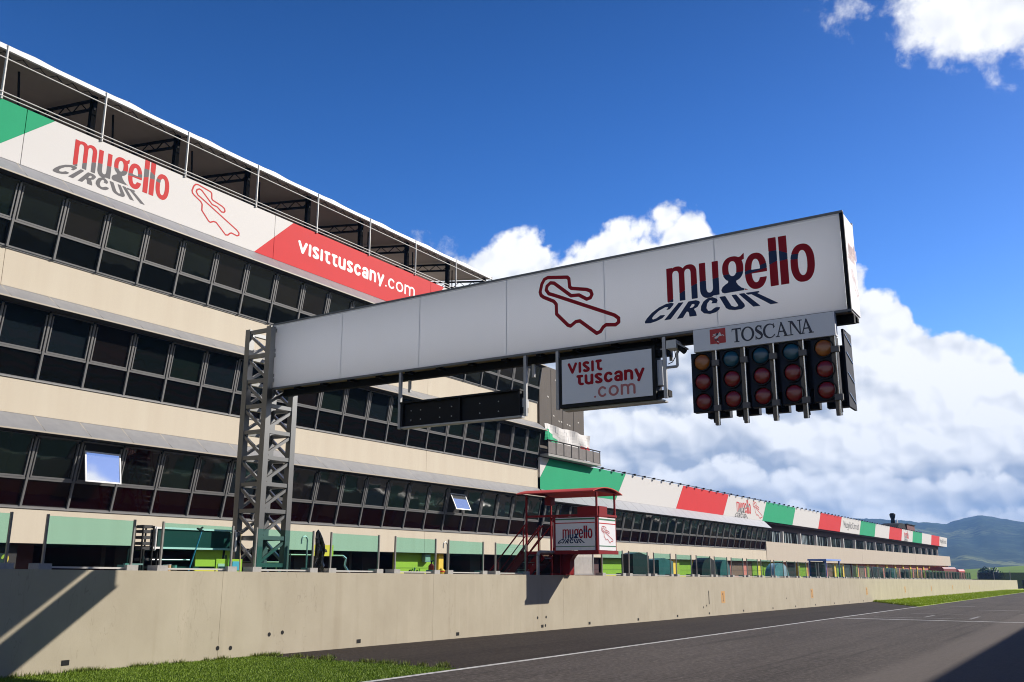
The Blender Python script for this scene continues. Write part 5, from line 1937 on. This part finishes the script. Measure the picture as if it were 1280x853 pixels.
# bracket carrying the overhang
m = MB()
m.prism([(-15.735, -0.17), (-15.735, 0.495), (-15.28, 0.495), (-15.36, 0.42), (-15.43, 0.32), (-15.45, 0.20), (-15.45, 0.0), (-15.47, -0.17)], 1, 28.9, 29.2)
o = m.build('support_bracket', CABIN_RED, ro, tuple(-v for v in ro.location))
wbox(ro, 'support_column', CABIN_RED, -15.98, -15.74, 28.8, 29.25, wall_top(29), 0.495)
for x in (-16.15,):
    wbox(ro, 'support_column', CABIN_RED, x - 0.05, x + 0.05, 29.5, 29.6, gz(29), 0.495)
# stair down to the pit lane: runs away from the wall
sx0, sz0, sx1, sz1 = -16.90, 0.55, -19.1, gz(29)
for y in (28.36, 29.40):
    MB().bar(at(ro, (sx0, y, sz0)), at(ro, (sx1, y, sz1)), 0.05, 0.20).build('stringer', CABIN_RED, ro)
    MB().tube(at(ro, (sx0, y, sz0 + 0.95)), at(ro, (sx1 - 0.05, y, sz1 + 1.0)), 0.028, 8).tube(at(ro, (sx0, y, sz0 + 0.55)), at(ro, (sx1, y, sz1 + 0.55)), 0.02, 8).build('handrail', CABIN_RED, ro)
    for k in (0.03, 0.5, 0.97):
        x, z = sx0 + (sx1 - sx0) * k, sz0 + (sz1 - sz0) * k
        MB().tube(at(ro, (x, y, z)), at(ro, (x, y, z + 0.95)), 0.026, 8).build('baluster', CABIN_RED, ro)
# second, nearer flight in front of the cabin's left half
fx0_, fz0_, fx1_, fz1_ = -15.72, 0.42, -18.0, gz(28) + 0.0
for y in (27.55, 28.10):
    MB().bar(at(ro, (fx0_, y, fz0_)), at(ro, (fx1_, y, fz1_)), 0.05, 0.16).build('stringer', CABIN_RED, ro)
    MB().tube(at(ro, (fx0_, y, fz0_ + 1.0)), at(ro, (fx1_, y, fz1_ + 1.0)), 0.026, 8).build('handrail', CABIN_RED, ro)
tread_b = MB().box(-0.12, 0.12, 0, 0.50, -0.015, 0.015).mesh('tread', STEEL)
for k in range(11):
    u = (k + 0.5) / 11
    inst('tread', tread_b, ro, at(ro, (fx0_ + (fx1_ - fx0_) * u, 27.575, fz0_ + (fz1_ - fz0_) * u + 0.05)))
tread = MB().box(-0.13, 0.13, 0, 0.98, -0.015, 0.015).mesh('tread', STEEL)
for k in range(10):
    u = (k + 0.5) / 10
    inst('tread', tread, ro, at(ro, (sx0 + (sx1 - sx0) * u, 28.41, sz0 + (sz1 - sz0) * u + 0.06)))
wbox(ro, 'side_panel', CABIN_RED, -16.55, -15.80, DY1 - 0.06, DY1 - 0.03, -0.4, 1.70)
wbox(ro, 'side_panel', mat('pale_panel', (0.55, 0.53, 0.52), 0.6), -16.50, -16.10, DY1 - 0.09, DY1 - 0.065, 0.75, 1.62)
# bent grey tube rail on the wall beside it
m = MB()
yb_ = 27.3
zw = wall_top(27.5)
m.path([(0, 0, 0), (0, 0, 0.62), (0, 0.05, 0.70), (0, 0.14, 0.74), (0, 2.0, 0.74), (0, 2.1, 0.70), (0, 2.14, 0.62), (0, 2.14, 0.0)], 0.055, 10)
o = m.build('guard_rail', STEEL, None, (-15.78, yb_, zw))
tag(o, 'bent grey tube guard rail on the wall under the red cabin', 'guard rail')
o = MB().box(-0.005, 0.005, 0.07, 2.07, 0.05, 0.68).build('rail_pane', clear_glass('smoked_glass', (0.5, 0.42, 0.40)), o)

# ================================================================ pit-side gear near the gantry
ts = thing('timing_bench', 'dark green timing bench with white frame behind the glass screen', 'bench', (-16.9, 14.0, gz(14)))
wbox(ts, 'backrest', DARK_GREEN, -16.86, -16.82, 13.15, 15.15, 0.46, 0.83)
for z in (0.44, 0.85):
    wbox(ts, 'white_rail', PRINT_WHITE, -16.85, -16.79, 13.05, 15.20, z - 0.02, z + 0.02)
for y in (13.12, 15.30):
    MB().path([at(ts, (-16.80, y, 0.40)), at(ts, (-16.80, y, 0.86)), at(ts, (-17.05, y + 0.16, 0.86)), at(ts, (-17.05, y + 0.16, 0.40)), at(ts, (-16.80, y, 0.40))], 0.022, 8).build('side_frame', PRINT_WHITE, ts)
    wbox(ts, 'side_panel', mat('grey_mesh_panel', (0.06, 0.06, 0.065), 0.6), -17.03, -16.82, y + 0.04, y + 0.07, 0.44, 0.82)
for y in (13.25, 14.2, 15.05):
    MB().tube(at(ts, (-17.0, y, gz(14))), at(ts, (-16.88, y, 0.44)), 0.025, 8).build('leg', DARK_STEEL, ts)
wbox(ts, 'seat', DARK_GREEN, -17.35, -16.95, 13.15, 15.15, 0.02, 0.06)
for x in (-17.3, -17.0):
    MB().tube(at(ts, (x, 13.15, 0.2)), at(ts, (x, 14.2, 0.2)), 0.016, 8).build('shelf_rail', STEEL, ts)
rk = thing('equipment_rack', 'black equipment rack at the near end of the green timing bench', 'rack', (-16.8, 12.85, gz(12.85)))
for y in (12.72, 12.98):
    for x in (-16.95, -16.70):
        wbox(rk, 'rack_post', DARK_STEEL, x - 0.014, x + 0.014, y - 0.014, y + 0.014, gz(13), 0.88)
for z in (0.20, 0.42, 0.52, 0.64, 0.76, 0.86):
    wbox(rk, 'shelf', mat('rack_black', (0.03, 0.03, 0.033), 0.5), -16.935, -16.715, 12.735, 12.965, z - 0.03, z + 0.03)
lad = thing('step_ladder', 'small dark step ladder standing left of the timing bench', 'ladder', (-16.5, 12.3, gz(12)))
for y, dy in ((12.05, 0.10), (12.55, -0.05)):
    MB().bar(at(lad, (-16.4, y, gz(12))), at(lad, (-16.5, y + dy + 0.12, 0.40)), 0.03).build('ladder_rail', DARK_STEEL, lad)
for k in range(5):
    z = -0.9 + 0.25 * k
    wbox(lad, 'rung', STEEL, -16.48, -16.42, 12.16, 12.58, z - 0.015, z + 0.015)
for k, (y0_, y1_, z0_, mt, lb) in enumerate(((13.35, 14.25, 0.92, mat('blue_handle', (0.05, 0.22, 0.42), 0.5), 'blue broom handle leaning on the green timing bench'),
                                            (14.72, 14.78, 0.92, mat('wood_handle', (0.50, 0.38, 0.20), 0.6), 'pale wooden broom handle leaning on the green timing bench'))):
    b_ = thing('broom', lb, 'broom', (-15.98, y0_, wall_top(y0_)))
    MB().tube((0.0, 0, 0.0), (-0.1, y1_ - y0_ - (0.55 if k == 0 else 0), 0.82), 0.014, 8).build('handle', mt, b_)
    q = (-0.1, y1_ - y0_ - (0.55 if k == 0 else 0), 0.82)
    MB().bar((q[0], q[1] - 0.12, q[2] + 0.05), (q[0], q[1] + 0.03, q[2]), 0.05, 0.03).bar((q[0], q[1] - 0.05, q[2] + 0.03), (q[0], q[1] + 0.02, q[2] + 0.08), 0.03).build('bracket', BLACK, b_)


def small(name, label, cat, loc, group=None):
    return thing(name, label, cat, loc, group)


wt = wall_top
bk = small('paint_bucket', 'tan and grey bucket standing on the wall left of the bench', 'bucket', (-15.9, 12.75, wt(12.7)))
MB().tube((0, 0, 0), (0, 0, 0.11), 0.07, 14, 0.075).build('bucket_body', mat('tan_plastic', (0.45, 0.30, 0.14), 0.5), bk)
MB().tube((0, 0, 0.11), (0, 0, 0.125), 0.078, 14).build('bucket_rim', STEEL, bk)
bk2 = small('paint_bucket', 'grey bucket beside the tan one left of the bench', 'bucket', (-15.95, 12.93, wt(12.9)))
MB().tube((0, 0, 0), (0, 0, 0.11), 0.075, 14, 0.08).build('bucket_body', STEEL, bk2)
MB().tube((0, 0, 0.11), (0, 0, 0.125), 0.083, 14).build('bucket_rim', DARK_STEEL, bk2)
pst = small('notice_board', 'lime green board with a blue notice behind the glass screen', 'board', (-16.2, 14.6, gz(14.6)))
wbox(pst, 'board', LIME, -16.24, -16.20, 14.25, 14.98, gz(14.6), 0.22)
wbox(pst, 'notice', mat('blue_notice', (0.12, 0.42, 0.62), 0.5), -16.199, -16.192, 14.70, 14.90, -0.02, 0.17)
wbox(pst, 'notice', mat('white_notice', (0.6, 0.6, 0.5), 0.5), -16.199, -16.192, 14.30, 14.48, 0.03, 0.12)

# black wrapped pole
wr = small('wrapped_pole', 'tall pole wrapped in black plastic standing on the pit wall', 'wrapped pole', (-15.95, 17.12, wt(17)))
m = MB()
prf = [(0.02, 0.10), (0.16, 0.13), (0.34, 0.10), (0.5, 0.13), (0.66, 0.11), (0.8, 0.09), (0.93, 0.05), (1.0, 0.01)]
n = 14
vs = []
for z, r in prf:
    for i in range(n):
        a = 2 * math.pi * i / n
        rr = r * (1 + 0.25 * math.sin(3 * a + z * 9) + 0.12 * math.sin(7 * a - z * 15))
        vs.append((rr * math.cos(a), rr * math.sin(a) * 0.9 + 0.05 * math.sin(z * 4), z))
fs = []
for j in range(len(prf) - 1):
    for i in range(n):
        fs.append((j * n + i, j * n + (i + 1) % n, (j + 1) * n + (i + 1) % n, (j + 1) * n + i))
m.add(vs, fs)
m.build('plastic_wrap', mat('black_plastic', (0.012, 0.014, 0.015), 0.16, var=0.3, scale=8, bump=0.8, bscale=9), wr)
MB().tube((0, 0, 0), (0, 0, 0.03), 0.12, 12).build('pole_foot', DARK_STEEL, wr)
bowl = small('steel_bowl', 'round steel bowl on the wall beside the black wrapped pole', 'bowl', (-15.9, 17.32, wt(17.3)))
MB().tube((0, 0, 0), (0, 0, 0.09), 0.07, 16, 0.11).build('bowl_body', STEEL, bowl)
MB().tube((0, 0, 0.09), (0, 0, 0.10), 0.115, 16).build('bowl_rim', BRIGHT, bowl)
for y, lb in ((17.0, 'hooked grey pole behind the glass near the gantry column'), (22.85, 'hooked grey pole behind the wall near the yellow bollard')):
    hp = small('hooked_pole', lb, 'pole', (-16.4, y, gz(y)), 'hooked poles in the pit lane')
    z = -gz(y)
    MB().tube((0, 0.2, 0), (0, 0.2, z + 0.68), 0.018, 8).build('pole', STEEL, hp)
    MB().path([(0, 0.2 + 0.1 - 0.1, z + 0.66)] + [(0, 0.1 + 0.1 * math.cos(R(a)), z + 0.68 + 0.1 * math.sin(R(a))) for a in range(0, 181, 20)] + [(0, 0.0, z + 0.60)], 0.018, 8).build('hook', STEEL, hp)
tr_ = small('tyre_trolley', 'olive tube trolley behind the glass right of the gantry column', 'trolley', (-17.2, 16.2, gz(16)))
for z in (0.10, 0.17, -0.5):
    MB().tube(at(tr_, (-17.2, 15.3, z)), at(tr_, (-17.2, 17.1, z)), 0.02, 8).build('frame_rail', mat('olive_paint', (0.16, 0.17, 0.06), 0.5), tr_)
for y in (15.4, 16.2, 17.0):
    MB().tube(at(tr_, (-17.2, y, gz(16) + 0.1)), at(tr_, (-17.2, y, 0.32 if y < 15.6 else 0.17)), 0.024, 8).build('upright', mat('olive_paint', (0.16, 0.17, 0.06), 0.5), tr_)
for y in (15.4, 17.0):
    MB().tube(at(tr_, (-17.25, y, gz(16) + 0.1)), at(tr_, (-17.15, y, gz(16) + 0.1)), 0.1, 14).build('wheel', BLACK, tr_)
cr = small('fuel_arm', 'lime green sign on an arm behind the glass screen', 'sign', (-18.4, 19.6, gz(19)))
wbox(cr, 'sign_plate', LIME, -18.44, -18.40, 19.55, 20.35, 0.36, 0.66)
MB().prism([(19.8, 0.47), (20.1, 0.47), (20.05, 0.55), (19.85, 0.55)], 0, -18.398, -18.392).build('sign_print', BLACK, cr, tuple(-v for v in cr.location))
MB().tube(at(cr, (-18.45, 18.6, 0.38)), at(cr, (-18.45, 20.8, 0.38)), 0.025, 8).build('arm', mat('olive_paint', (0.16, 0.17, 0.06), 0.5), cr)
MB().path([at(cr, (-18.45, 20.8, 0.38)), at(cr, (-18.45, 20.95, 0.3)), at(cr, (-18.45, 20.9, 0.1)), at(cr, (-18.45, 21.1, -0.1))], 0.03, 8).build('hose', BRIGHT, cr)
MB().tube(at(cr, (-18.45, 18.7, gz(19))), at(cr, (-18.45, 18.7, 0.40)), 0.035, 8).build('stand', DARK_STEEL, cr)
ex = small('fire_extinguisher', 'red fire extinguisher behind the wall beside a hooked pole', 'fire extinguisher', (-16.3, 22.15, -0.30))
MB().tube((0, 0, 0), (0, 0, 0.40), 0.09, 16).tube((0, 0, 0.40), (0, 0, 0.46), 0.09, 16, 0.03).build('cylinder', mat('extinguisher_red', (0.55, 0.03, 0.02), 0.35), ex)
MB().tube((0, 0, 0.46), (0, 0, 0.52), 0.025, 10).bar((0, -0.02, 0.52), (0, 0.10, 0.54), 0.03).build('valve', BLACK, ex)
MB().path([(0.02, 0.05, 0.49), (0.05, 0.12, 0.40), (0.06, 0.11, 0.15)], 0.012, 6).build('hose', BLACK, ex)
MB().box(-0.14, 0.14, -0.14, 0.14, -0.03, 0).tube((0, 0, gz(22) + 0.30), (0, 0, -0.03), 0.03, 8).build('stand', DARK_STEEL, ex)
yb2 = small('yellow_bollard', 'small yellow rounded bollard standing on the wall by the red extinguisher', 'bollard', (-15.92, 22.12, wt(22.1)))
MB().tube((0, 0, 0), (0, 0, 0.10), 0.085, 14).tube((0, 0, 0.10), (0, 0, 0.15), 0.085, 14, 0.04).build('bollard_body', YELLOW, yb2)
MB().tube((0, 0, 0.05), (0, 0, 0.075), 0.088, 14).build('bollard_band', RED, yb2)
tb = small('tool_tray', 'dark tray of small tools on the wall before the lime door', 'tray', (-15.95, 20.9, wt(20.9)))
MB().box(-0.12, 0.12, -0.3, 0.3, 0, 0.03).build('tray', DARK_STEEL, tb)
for k in range(5):
    MB().tube((0.02 * k - 0.05, -0.22 + 0.1 * k, 0.03), (0.02, -0.2 + 0.1 * k, 0.10 + 0.03 * (k % 3)), 0.02, 8).build('tool', (BLACK, LIME, STEEL)[k % 3], tb)
lamp = small('wall_lamp', 'grey lamp box hanging on the lime garage door', 'lamp', (-28.3, 38.0, 0.35))
MB().box(-0.10, 0.10, -0.22, 0.22, 0, 0.36).build('lamp_case', STEEL, lamp)
MB().box(0.101, 0.11, -0.16, 0.16, 0.05, 0.30).build('lamp_glass', mat('pale_glass', (0.45, 0.5, 0.4), 0.3), lamp)

# ---- covered team stands and gear along the far wall
stands = [(37.7, 1.7, 0.72, 'bk', 0), (40.5, 1.7, 0.50, 'teal', 0), (45.9, 2.3, 0.58, 'bk', 1), (48.6, 1.6, 0.50, 'teal', 1), (58.2, 3.2, 0.38, 'pale', 1),
          (69.8, 4.2, 0.60, 'blue', 0), (89.0, 3.2, 0.20, 'bk', 1), (96.0, 2.8, 0.12, 'teal', 1), (104.0, 2.6, 0.0, 'bk', 1),
          (120.0, 1.6, -0.12, 'bk', 0), (130, 2.0, -0.22, 'bk', 1), (143, 2.0, -0.34, 'bk', 0)]
nm = {'bk': 'black', 'teal': 'teal', 'blue': 'blue', 'pale': 'pale blue'}
mm = {'bk': TARP_BK, 'teal': TARP_TEAL, 'blue': BLUE, 'pale': mat('pale_blue_tarpaulin', (0.32, 0.48, 0.55), 0.4, var=0.7, scale=2.5, col2=(0.10, 0.20, 0.26))}
count = {}
for y, w, zt_, c, rnd in stands:
    key = (c, rnd)
    count[key] = count.get(key, 0) + 1
    lab = f"{ORD[count[key] - 1]} {'round-topped' if rnd else 'flat-topped'} {nm[c]} team stand beyond the red cabin"
    s = thing('team_stand', lab, 'team stand', (-17.3, y, gz(y)), 'covered team stands behind the pit wall')
    H = zt_ - gz(y)
    m = MB()
    if rnd:
        pts = [(0, 0.25), (0, H * 0.72)] + [(w / 2 - w / 2 * math.cos(R(a)), H * 0.72 + H * 0.28 * math.sin(R(a))) for a in range(15, 180, 15)] + [(w, H * 0.72), (w, 0.25)]
    else:
        pts = [(0, 0.25), (0, H * 0.97), (w * 0.4, H), (w, H * 0.95), (w, 0.25)]
    if c == 'blue':
        m.box(-0.62, -0.56, 0.1, w - 0.1, 0.3, H - 0.05)
        m.build('back_panel', TARP_BK, s)
        for yy in (0.05, w - 0.05):
            for xx in (-0.6, 0.5):
                MB().box(xx - 0.05, xx + 0.05, yy - 0.05, yy + 0.05, 0, H - 0.002).build('canopy_post', BLUE, s)
        MB().box(-0.55, 0.4, 0.2, w - 0.2, 0.9, 1.0).build('desk', STEEL, s)
    else:
        m.prism(pts, 0, -0.35, 0.20)
        m.build('cover', mm[c], s)
    for yy in (0.08, w - 0.08):
        MB().tube((0.12, yy, 0), (0.12, yy, 0.26), 0.04, 8).build('leg', DARK_STEEL, s)
        MB().tube((-0.28, yy, 0), (-0.28, yy, 0.26), 0.04, 8).build('leg', DARK_STEEL, s)
    if c == 'blue':
        MB().box(-0.7, 0.62, -0.15, w + 0.15, H, H + 0.12).build('canopy', mat('pale_blue_canvas', (0.20, 0.32, 0.72), 0.6), s)
    else:
        MB().box(0.205, 0.215, 0.1, w - 0.1, H * 0.55, H * 0.575).build('strap', STEEL, s)
# red trailers beyond the far building
for k, (y, x, c) in enumerate(((185.5, -25.4, 'dark'), (205.0, -25.2, 'faded'))):
    LT = (17.0, 9.0)[k]
    t = thing('trailer', ('dark red' if k == 0 else 'faded red') + ' trailer parked past the end of the pit building', 'trailer', (x, y, gz(y)), 'red trailers in the pit lane')
    H = 3.9 if k == 0 else 3.7
    MB().prism([(-1.2, 0.9), (-1.2, H - 0.25), (-0.95, H), (0.95, H), (1.2, H - 0.25), (1.2, 0.9)], 1, 0, LT).build('trailer_body', mat(c + '_red_trailer', (0.20, 0.02, 0.02) if k == 0 else (0.55, 0.10, 0.09), 0.5), t)
    MB().box(-1.18, 1.18, -0.03, 0, 1.1, H - 0.6).build('rear_door', mat('trailer_door_' + c, (0.05, 0.04, 0.045) if k == 0 else (0.35, 0.06, 0.06), 0.5), t)
    for yy in (1.6, 2.8, LT - 1.5):
        for xx in (-1.1, 0.85):
            MB().tube((xx, yy, 0.48), (xx + 0.25, yy, 0.48), 0.48, 16).build('wheel', BLACK, t)

# ================================================================ far end: fence, trees, barrier
fe = thing('debris_fence', 'dark wire fence closing off the end of the straight', 'fence', (-18, 232, gz(232)))
fence_net = mat('dark_fence_net', (0.05, 0.052, 0.055), 0.8, var=0.5, scale=0.6)
nt_f = fence_net.node_tree
tp = nt_f.nodes.new('ShaderNodeBsdfTransparent')
mxf = nt_f.nodes.new('ShaderNodeMixShader')
mxf.inputs[0].default_value = 0.30
nt_f.links.new(nt_f.nodes['Principled BSDF'].outputs[0], mxf.inputs[1])
nt_f.links.new(tp.outputs[0], mxf.inputs[2])
nt_f.links.new(mxf.outputs[0], nt_f.nodes['Material Output'].inputs['Surface'])
for k in range(14):
    x, y = -24 + k * 3.1, 236 + k * 1.5
    wbox(fe, 'fence_post', STEEL, x - 0.06, x + 0.06, y - 0.06, y + 0.06, gz(240) - 0.2, gz(240) + 3.7)
    if k < 13:
        x2, y2 = x + 3.1, y + 1.5
        MB().bar(at(fe, (x, y, gz(240) + 1.7)), at(fe, (x2, y2, gz(240) + 1.7)), 0.03, 3.4).build('net_panel', fence_net, fe)
ba = thing('tyre_barrier', 'dark tyre barrier standing just past the end of the pit wall', 'barrier', (-14.6, 229, gz(229)))
for k in range(4):
    for j in range(3):
        MB().tube((k * 0.7, 0, j * 0.62), (k * 0.7, 0, j * 0.62 + 0.58), 0.34, 12).build('tyre', BLACK, ba)


def tree(label, loc, rx_, h, n, trunk_h, seed, group='trees beyond the end of the straight'):
    r_ = np.random.default_rng(seed)
    t = thing('tree', label, 'tree', loc, group)
    m = MB().tube((0, 0, -0.5), (0.1, 0, trunk_h + h * 0.3), 0.28, 8, 0.12)
    for k in range(5):
        a = k * 1.26 + seed
        m.tube((0.05, 0, trunk_h * (0.6 + 0.1 * k)), (math.cos(a) * rx_ * 0.6, math.sin(a) * rx_ * 0.6, trunk_h + h * (0.3 + 0.08 * k)), 0.10, 6, 0.03)
    m.build('trunk', BARK, t)
    cl = r_.normal(0, 1, (26, 3))
    cl /= np.linalg.norm(cl, axis=1)[:, None]
    cl *= r_.uniform(0.35, 0.95, (26, 1))
    cl = cl * np.array([rx_, rx_, h / 2]) * 0.8 + np.array([0, 0, trunk_h + h / 2])
    rad = r_.uniform(0.22, 0.42, 26) * rx_
    pick = r_.integers(0, 26, n)
    d = r_.normal(0, 1, (n, 3))
    d /= np.linalg.norm(d, axis=1)[:, None]
    p = cl[pick] + d * (rad[pick] * r_.uniform(0.55, 1.05, n))[:, None]
    u = r_.normal(0, 1, (n, 3))
    u /= np.linalg.norm(u, axis=1)[:, None]
    w = np.cross(u, d)
    w /= np.linalg.norm(w, axis=1)[:, None] + 1e-9
    s = r_.uniform(0.08, 0.17, n)[:, None] * rx_ * 0.55
    v = np.stack([p - u * s, p + w * s * 0.7, p + u * s, p - w * s * 0.7], 1).reshape(-1, 3)
    me = bpy.data.meshes.new('crown')
    me.from_pydata(v.tolist(), [], [(4 * i, 4 * i + 1, 4 * i + 2, 4 * i + 3) for i in range(n)])
    me.materials.append(LEAF_DK)
    inst('crown', me, t)
    return t


tree('broad dark round tree standing alone on the green slope', (-36.5, 398, gz(400) - 0.2), 4.6, 6.0, 2600, 0.8, 3)
tree('low dark tree right of the broad round tree', (-20.5, 392, gz(400) + 0.1), 3.0, 2.6, 1400, 0.4, 5)
tree('small dark tree at the right edge below the green slope', (-12.0, 330, gz(330)), 2.4, 2.2, 1200, 0.3, 9)


def hedge():
    t = thing('hedge', 'long dark hedge running along the foot of the green slope', 'hedge', (-12, 430, gz(430)))
    r_ = np.random.default_rng(21)
    n = 7000
    L = r_.uniform(0, 46, n)
    p = np.stack([-14 + L, 0 + L * 0.1 + r_.normal(0, 0.7, n), r_.random(n) ** 0.7 * (1.9 + 0.6 * np.sin(L * 0.9)) + 1.2], 1)
    u = r_.normal(0, 1, (n, 3))
    w = r_.normal(0, 1, (n, 3))
    u /= np.linalg.norm(u, axis=1)[:, None]
    w /= np.linalg.norm(w, axis=1)[:, None]
    s = 0.28
    v = np.stack([p - u * s, p + w * s, p + u * s, p - w * s], 1).reshape(-1, 3)
    me = bpy.data.meshes.new('foliage')
    me.from_pydata(v.tolist(), [], [(4 * i, 4 * i + 1, 4 * i + 2, 4 * i + 3) for i in range(n)])
    me.materials.append(LEAF_DK)
    inst('foliage', me, t)


hedge()

# ================================================================ hills
def hills():
    na, nr = 620, 44
    hr = np.random.default_rng(4)
    vs, fs = [], []

    def nz(x, s):
        return sum(math.sin(x * f * s + ph) * a for f, ph, a in ((1, 0.3, 1), (2.3, 1.9, 0.5), (4.7, 4.1, 0.28), (9.1, 0.7, 0.14), (19.3, 2.2, 0.08), (37, 5.1, 0.05)))
    crest = [(-80, 2.6), (-40, 2.7), (-20, 2.6), (-12, 2.75), (-9.6, 2.72), (-8.4, 2.50), (-7.0, 2.46), (-6.4, 2.66), (-5.4, 2.80), (-4.7, 2.74), (-4.0, 2.58), (-3.3, 2.42), (-1, 2.55), (4, 2.9), (20, 2.6), (60, 2.7)]
    ca, ce = [c[0] for c in crest], [c[1] for c in crest]
    for j in range(nr + 1):
        t = j / nr
        r = 1150 + 1550 * t
        for i in range(na + 1):
            a = -80 + 140 * i / na
            e = np.interp(a, ca, ce) + 0.035 * nz(a, 2.1)
            H = math.tan(R(e)) * 2700
            s = t * t * (3 - 2 * t)
            fold = 0.5 + 0.5 * math.sin(a * 1.1 + 1.3 * math.sin(a * 0.37) + t * 4.2)
            fold2 = 0.5 + 0.5 * math.sin(a * 2.9 + t * 7.0 + 2)
            z = -6 + (H + 6) * (0.62 * s + 0.38 * t) - (1 - abs(2 * t - 1)) * (17 * fold + 6 * fold2)
            z = max(z, -8 + 4 * t) + hr.normal(0, 0.9) * min(1.0, 3 * t)
            vs.append((r * math.sin(R(a)), r * math.cos(R(a)), z))
    # back slope so that the ridge has a far side
    for i in range(na + 1):
        a = -80 + 140 * i / na
        vs.append((3050 * math.sin(R(a)), 3050 * math.cos(R(a)), -10))
    for j in range(nr + 1):
        for i in range(na):
            k = j * (na + 1) + i
            fs.append((k, k + 1, k + na + 2, k + na + 1))
    me = bpy.data.meshes.new('hills')
    me.from_pydata(vs, [], fs)
    for p in me.polygons:
        p.use_smooth = True
    m = mat('wooded_hillside', (0.012, 0.024, 0.010), 0.95, spec=0.1)
    nt = m.node_tree
    g = nt.nodes.new('ShaderNodeNewGeometry')
    b = nt.nodes['Principled BSDF']
    cur = None
    for sc_, lo_, hi_, colr in ((0.02, 0.45, 0.62, (0.036, 0.060, 0.022)), (0.0045, 0.58, 0.66, (0.16, 0.18, 0.065)), (0.06, 0.48, 0.62, (0.006, 0.012, 0.006))):
        n = nt.nodes.new('ShaderNodeTexNoise')
        n.inputs['Scale'].default_value = sc_
        n.inputs['Detail'].default_value = 6
        nt.links.new(g.outputs['Position'], n.inputs['Vector'])
        mr = nt.nodes.new('ShaderNodeMapRange')
        mr.inputs['From Min'].default_value = lo_
        mr.inputs['From Max'].default_value = hi_
        nt.links.new(n.outputs['Fac'], mr.inputs['Value'])
        mx = nt.nodes.new('ShaderNodeMix')
        mx.data_type = 'RGBA'
        nt.links.new(mr.outputs[0], mx.inputs[0])
        if cur is None:
            mx.inputs[6].default_value = (0.012, 0.024, 0.010, 1)
        else:
            nt.links.new(cur, mx.inputs[6])
        mx.inputs[7].default_value = (*colr, 1)
        cur = mx.outputs[2]
    nt.links.new(cur, b.inputs['Base Color'])
    me.materials.append(m)
    return structure(inst('hills', me))


hills()

# ================================================================ grandstand opposite (out of frame: shades the track edge, mirrored in the glass)
gs = thing('grandstand', 'roofed concrete grandstand opposite the pits, out of frame', 'grandstand', (14, 60, gz(60)))
STAND = mat('stand_concrete', (0.07, 0.075, 0.06), 0.9, var=0.4, scale=0.5)
ga_, gb_ = -14.0, 190.0


def slab(name, mt, x0, x1, h0, h1):
    m = MB()
    m.hexa([at(gs, (x0, ga_, gz(ga_) + h0)), at(gs, (x1, ga_, gz(ga_) + h0)), at(gs, (x1, gb_, gz(gb_) + h0)), at(gs, (x0, gb_, gz(gb_) + h0))],
           [at(gs, (x0, ga_, gz(ga_) + h1)), at(gs, (x1, ga_, gz(ga_) + h1)), at(gs, (x1, gb_, gz(gb_) + h1)), at(gs, (x0, gb_, gz(gb_) + h1))])
    return m.build(name, mt, gs)


slab('front_wall', STAND, 8.6, 9.0, -0.1, 1.6)
for k in range(9):
    slab('tier', STAND if k % 2 else mat('stand_green', (0.03, 0.06, 0.025), 0.9, var=0.6, scale=0.4), 9.0 + k * 1.3, 10.3 + k * 1.3, -0.1, 1.9 + k * 0.62)
    if k in (1, 3, 4, 6):
        slab('seat_row', mat('red_seats', (0.20, 0.02, 0.02), 0.6), 9.4 + k * 1.3, 9.8 + k * 1.3, 1.902 + k * 0.62, 2.3 + k * 0.62)
slab('back_wall', STAND, 20.7, 21.2, -0.1, 13.4)
slab('roof', STAND, 8.0, 21.2, 10.75, 11.0)

def bank_opposite():
    vs, fs = [], []
    xs = [26, 34, 45, 60, 80, 105, 140, 190, 260, 340]
    hs = [0, 5, 12, 21, 31, 42, 54, 68, 68, -4]
    ys = [-420 + 40 * k for k in range(29)]
    for y in ys:
        for x, h in zip(xs, hs):
            vs.append((x, y, gz(y) - 0.2 + h * (1 + 0.12 * math.sin(y * 0.031 + x * 0.02) + 0.08 * math.sin(y * 0.083))))
    nx = len(xs)
    for j in range(len(ys) - 1):
        for i in range(nx - 1):
            k = j * nx + i
            fs.append((k, k + 1, k + nx + 1, k + nx))
    me = bpy.data.meshes.new('hillside')
    me.from_pydata(vs, [], fs)
    me.materials.append(mat('wooded_bank', (0.085, 0.115, 0.030), 0.95, var=1.0, scale=0.16, col2=(0.008, 0.013, 0.006)))
    for p in me.polygons:
        p.use_smooth = True
    structure(inst('hillside', me))


bank_opposite()

# ================================================================ haze: the air between here and the hills
hz = MB().box(-3500, 3500, -700, 3700, -9.5, 215).build('haze', None)
hz.data.materials.clear()
hm = bpy.data.materials.new('haze_air')
hm.use_nodes = True
hm.node_tree.nodes.clear()
vp = hm.node_tree.nodes.new('ShaderNodeVolumePrincipled')
vp.inputs['Color'].default_value = (0.21, 0.47, 1.0, 1)
vp.inputs['Density'].default_value = 0.00021
ov = hm.node_tree.nodes.new('ShaderNodeOutputMaterial')
hm.node_tree.links.new(vp.outputs[0], ov.inputs['Volume'])
hz.data.materials.append(hm)
stuff(hz)
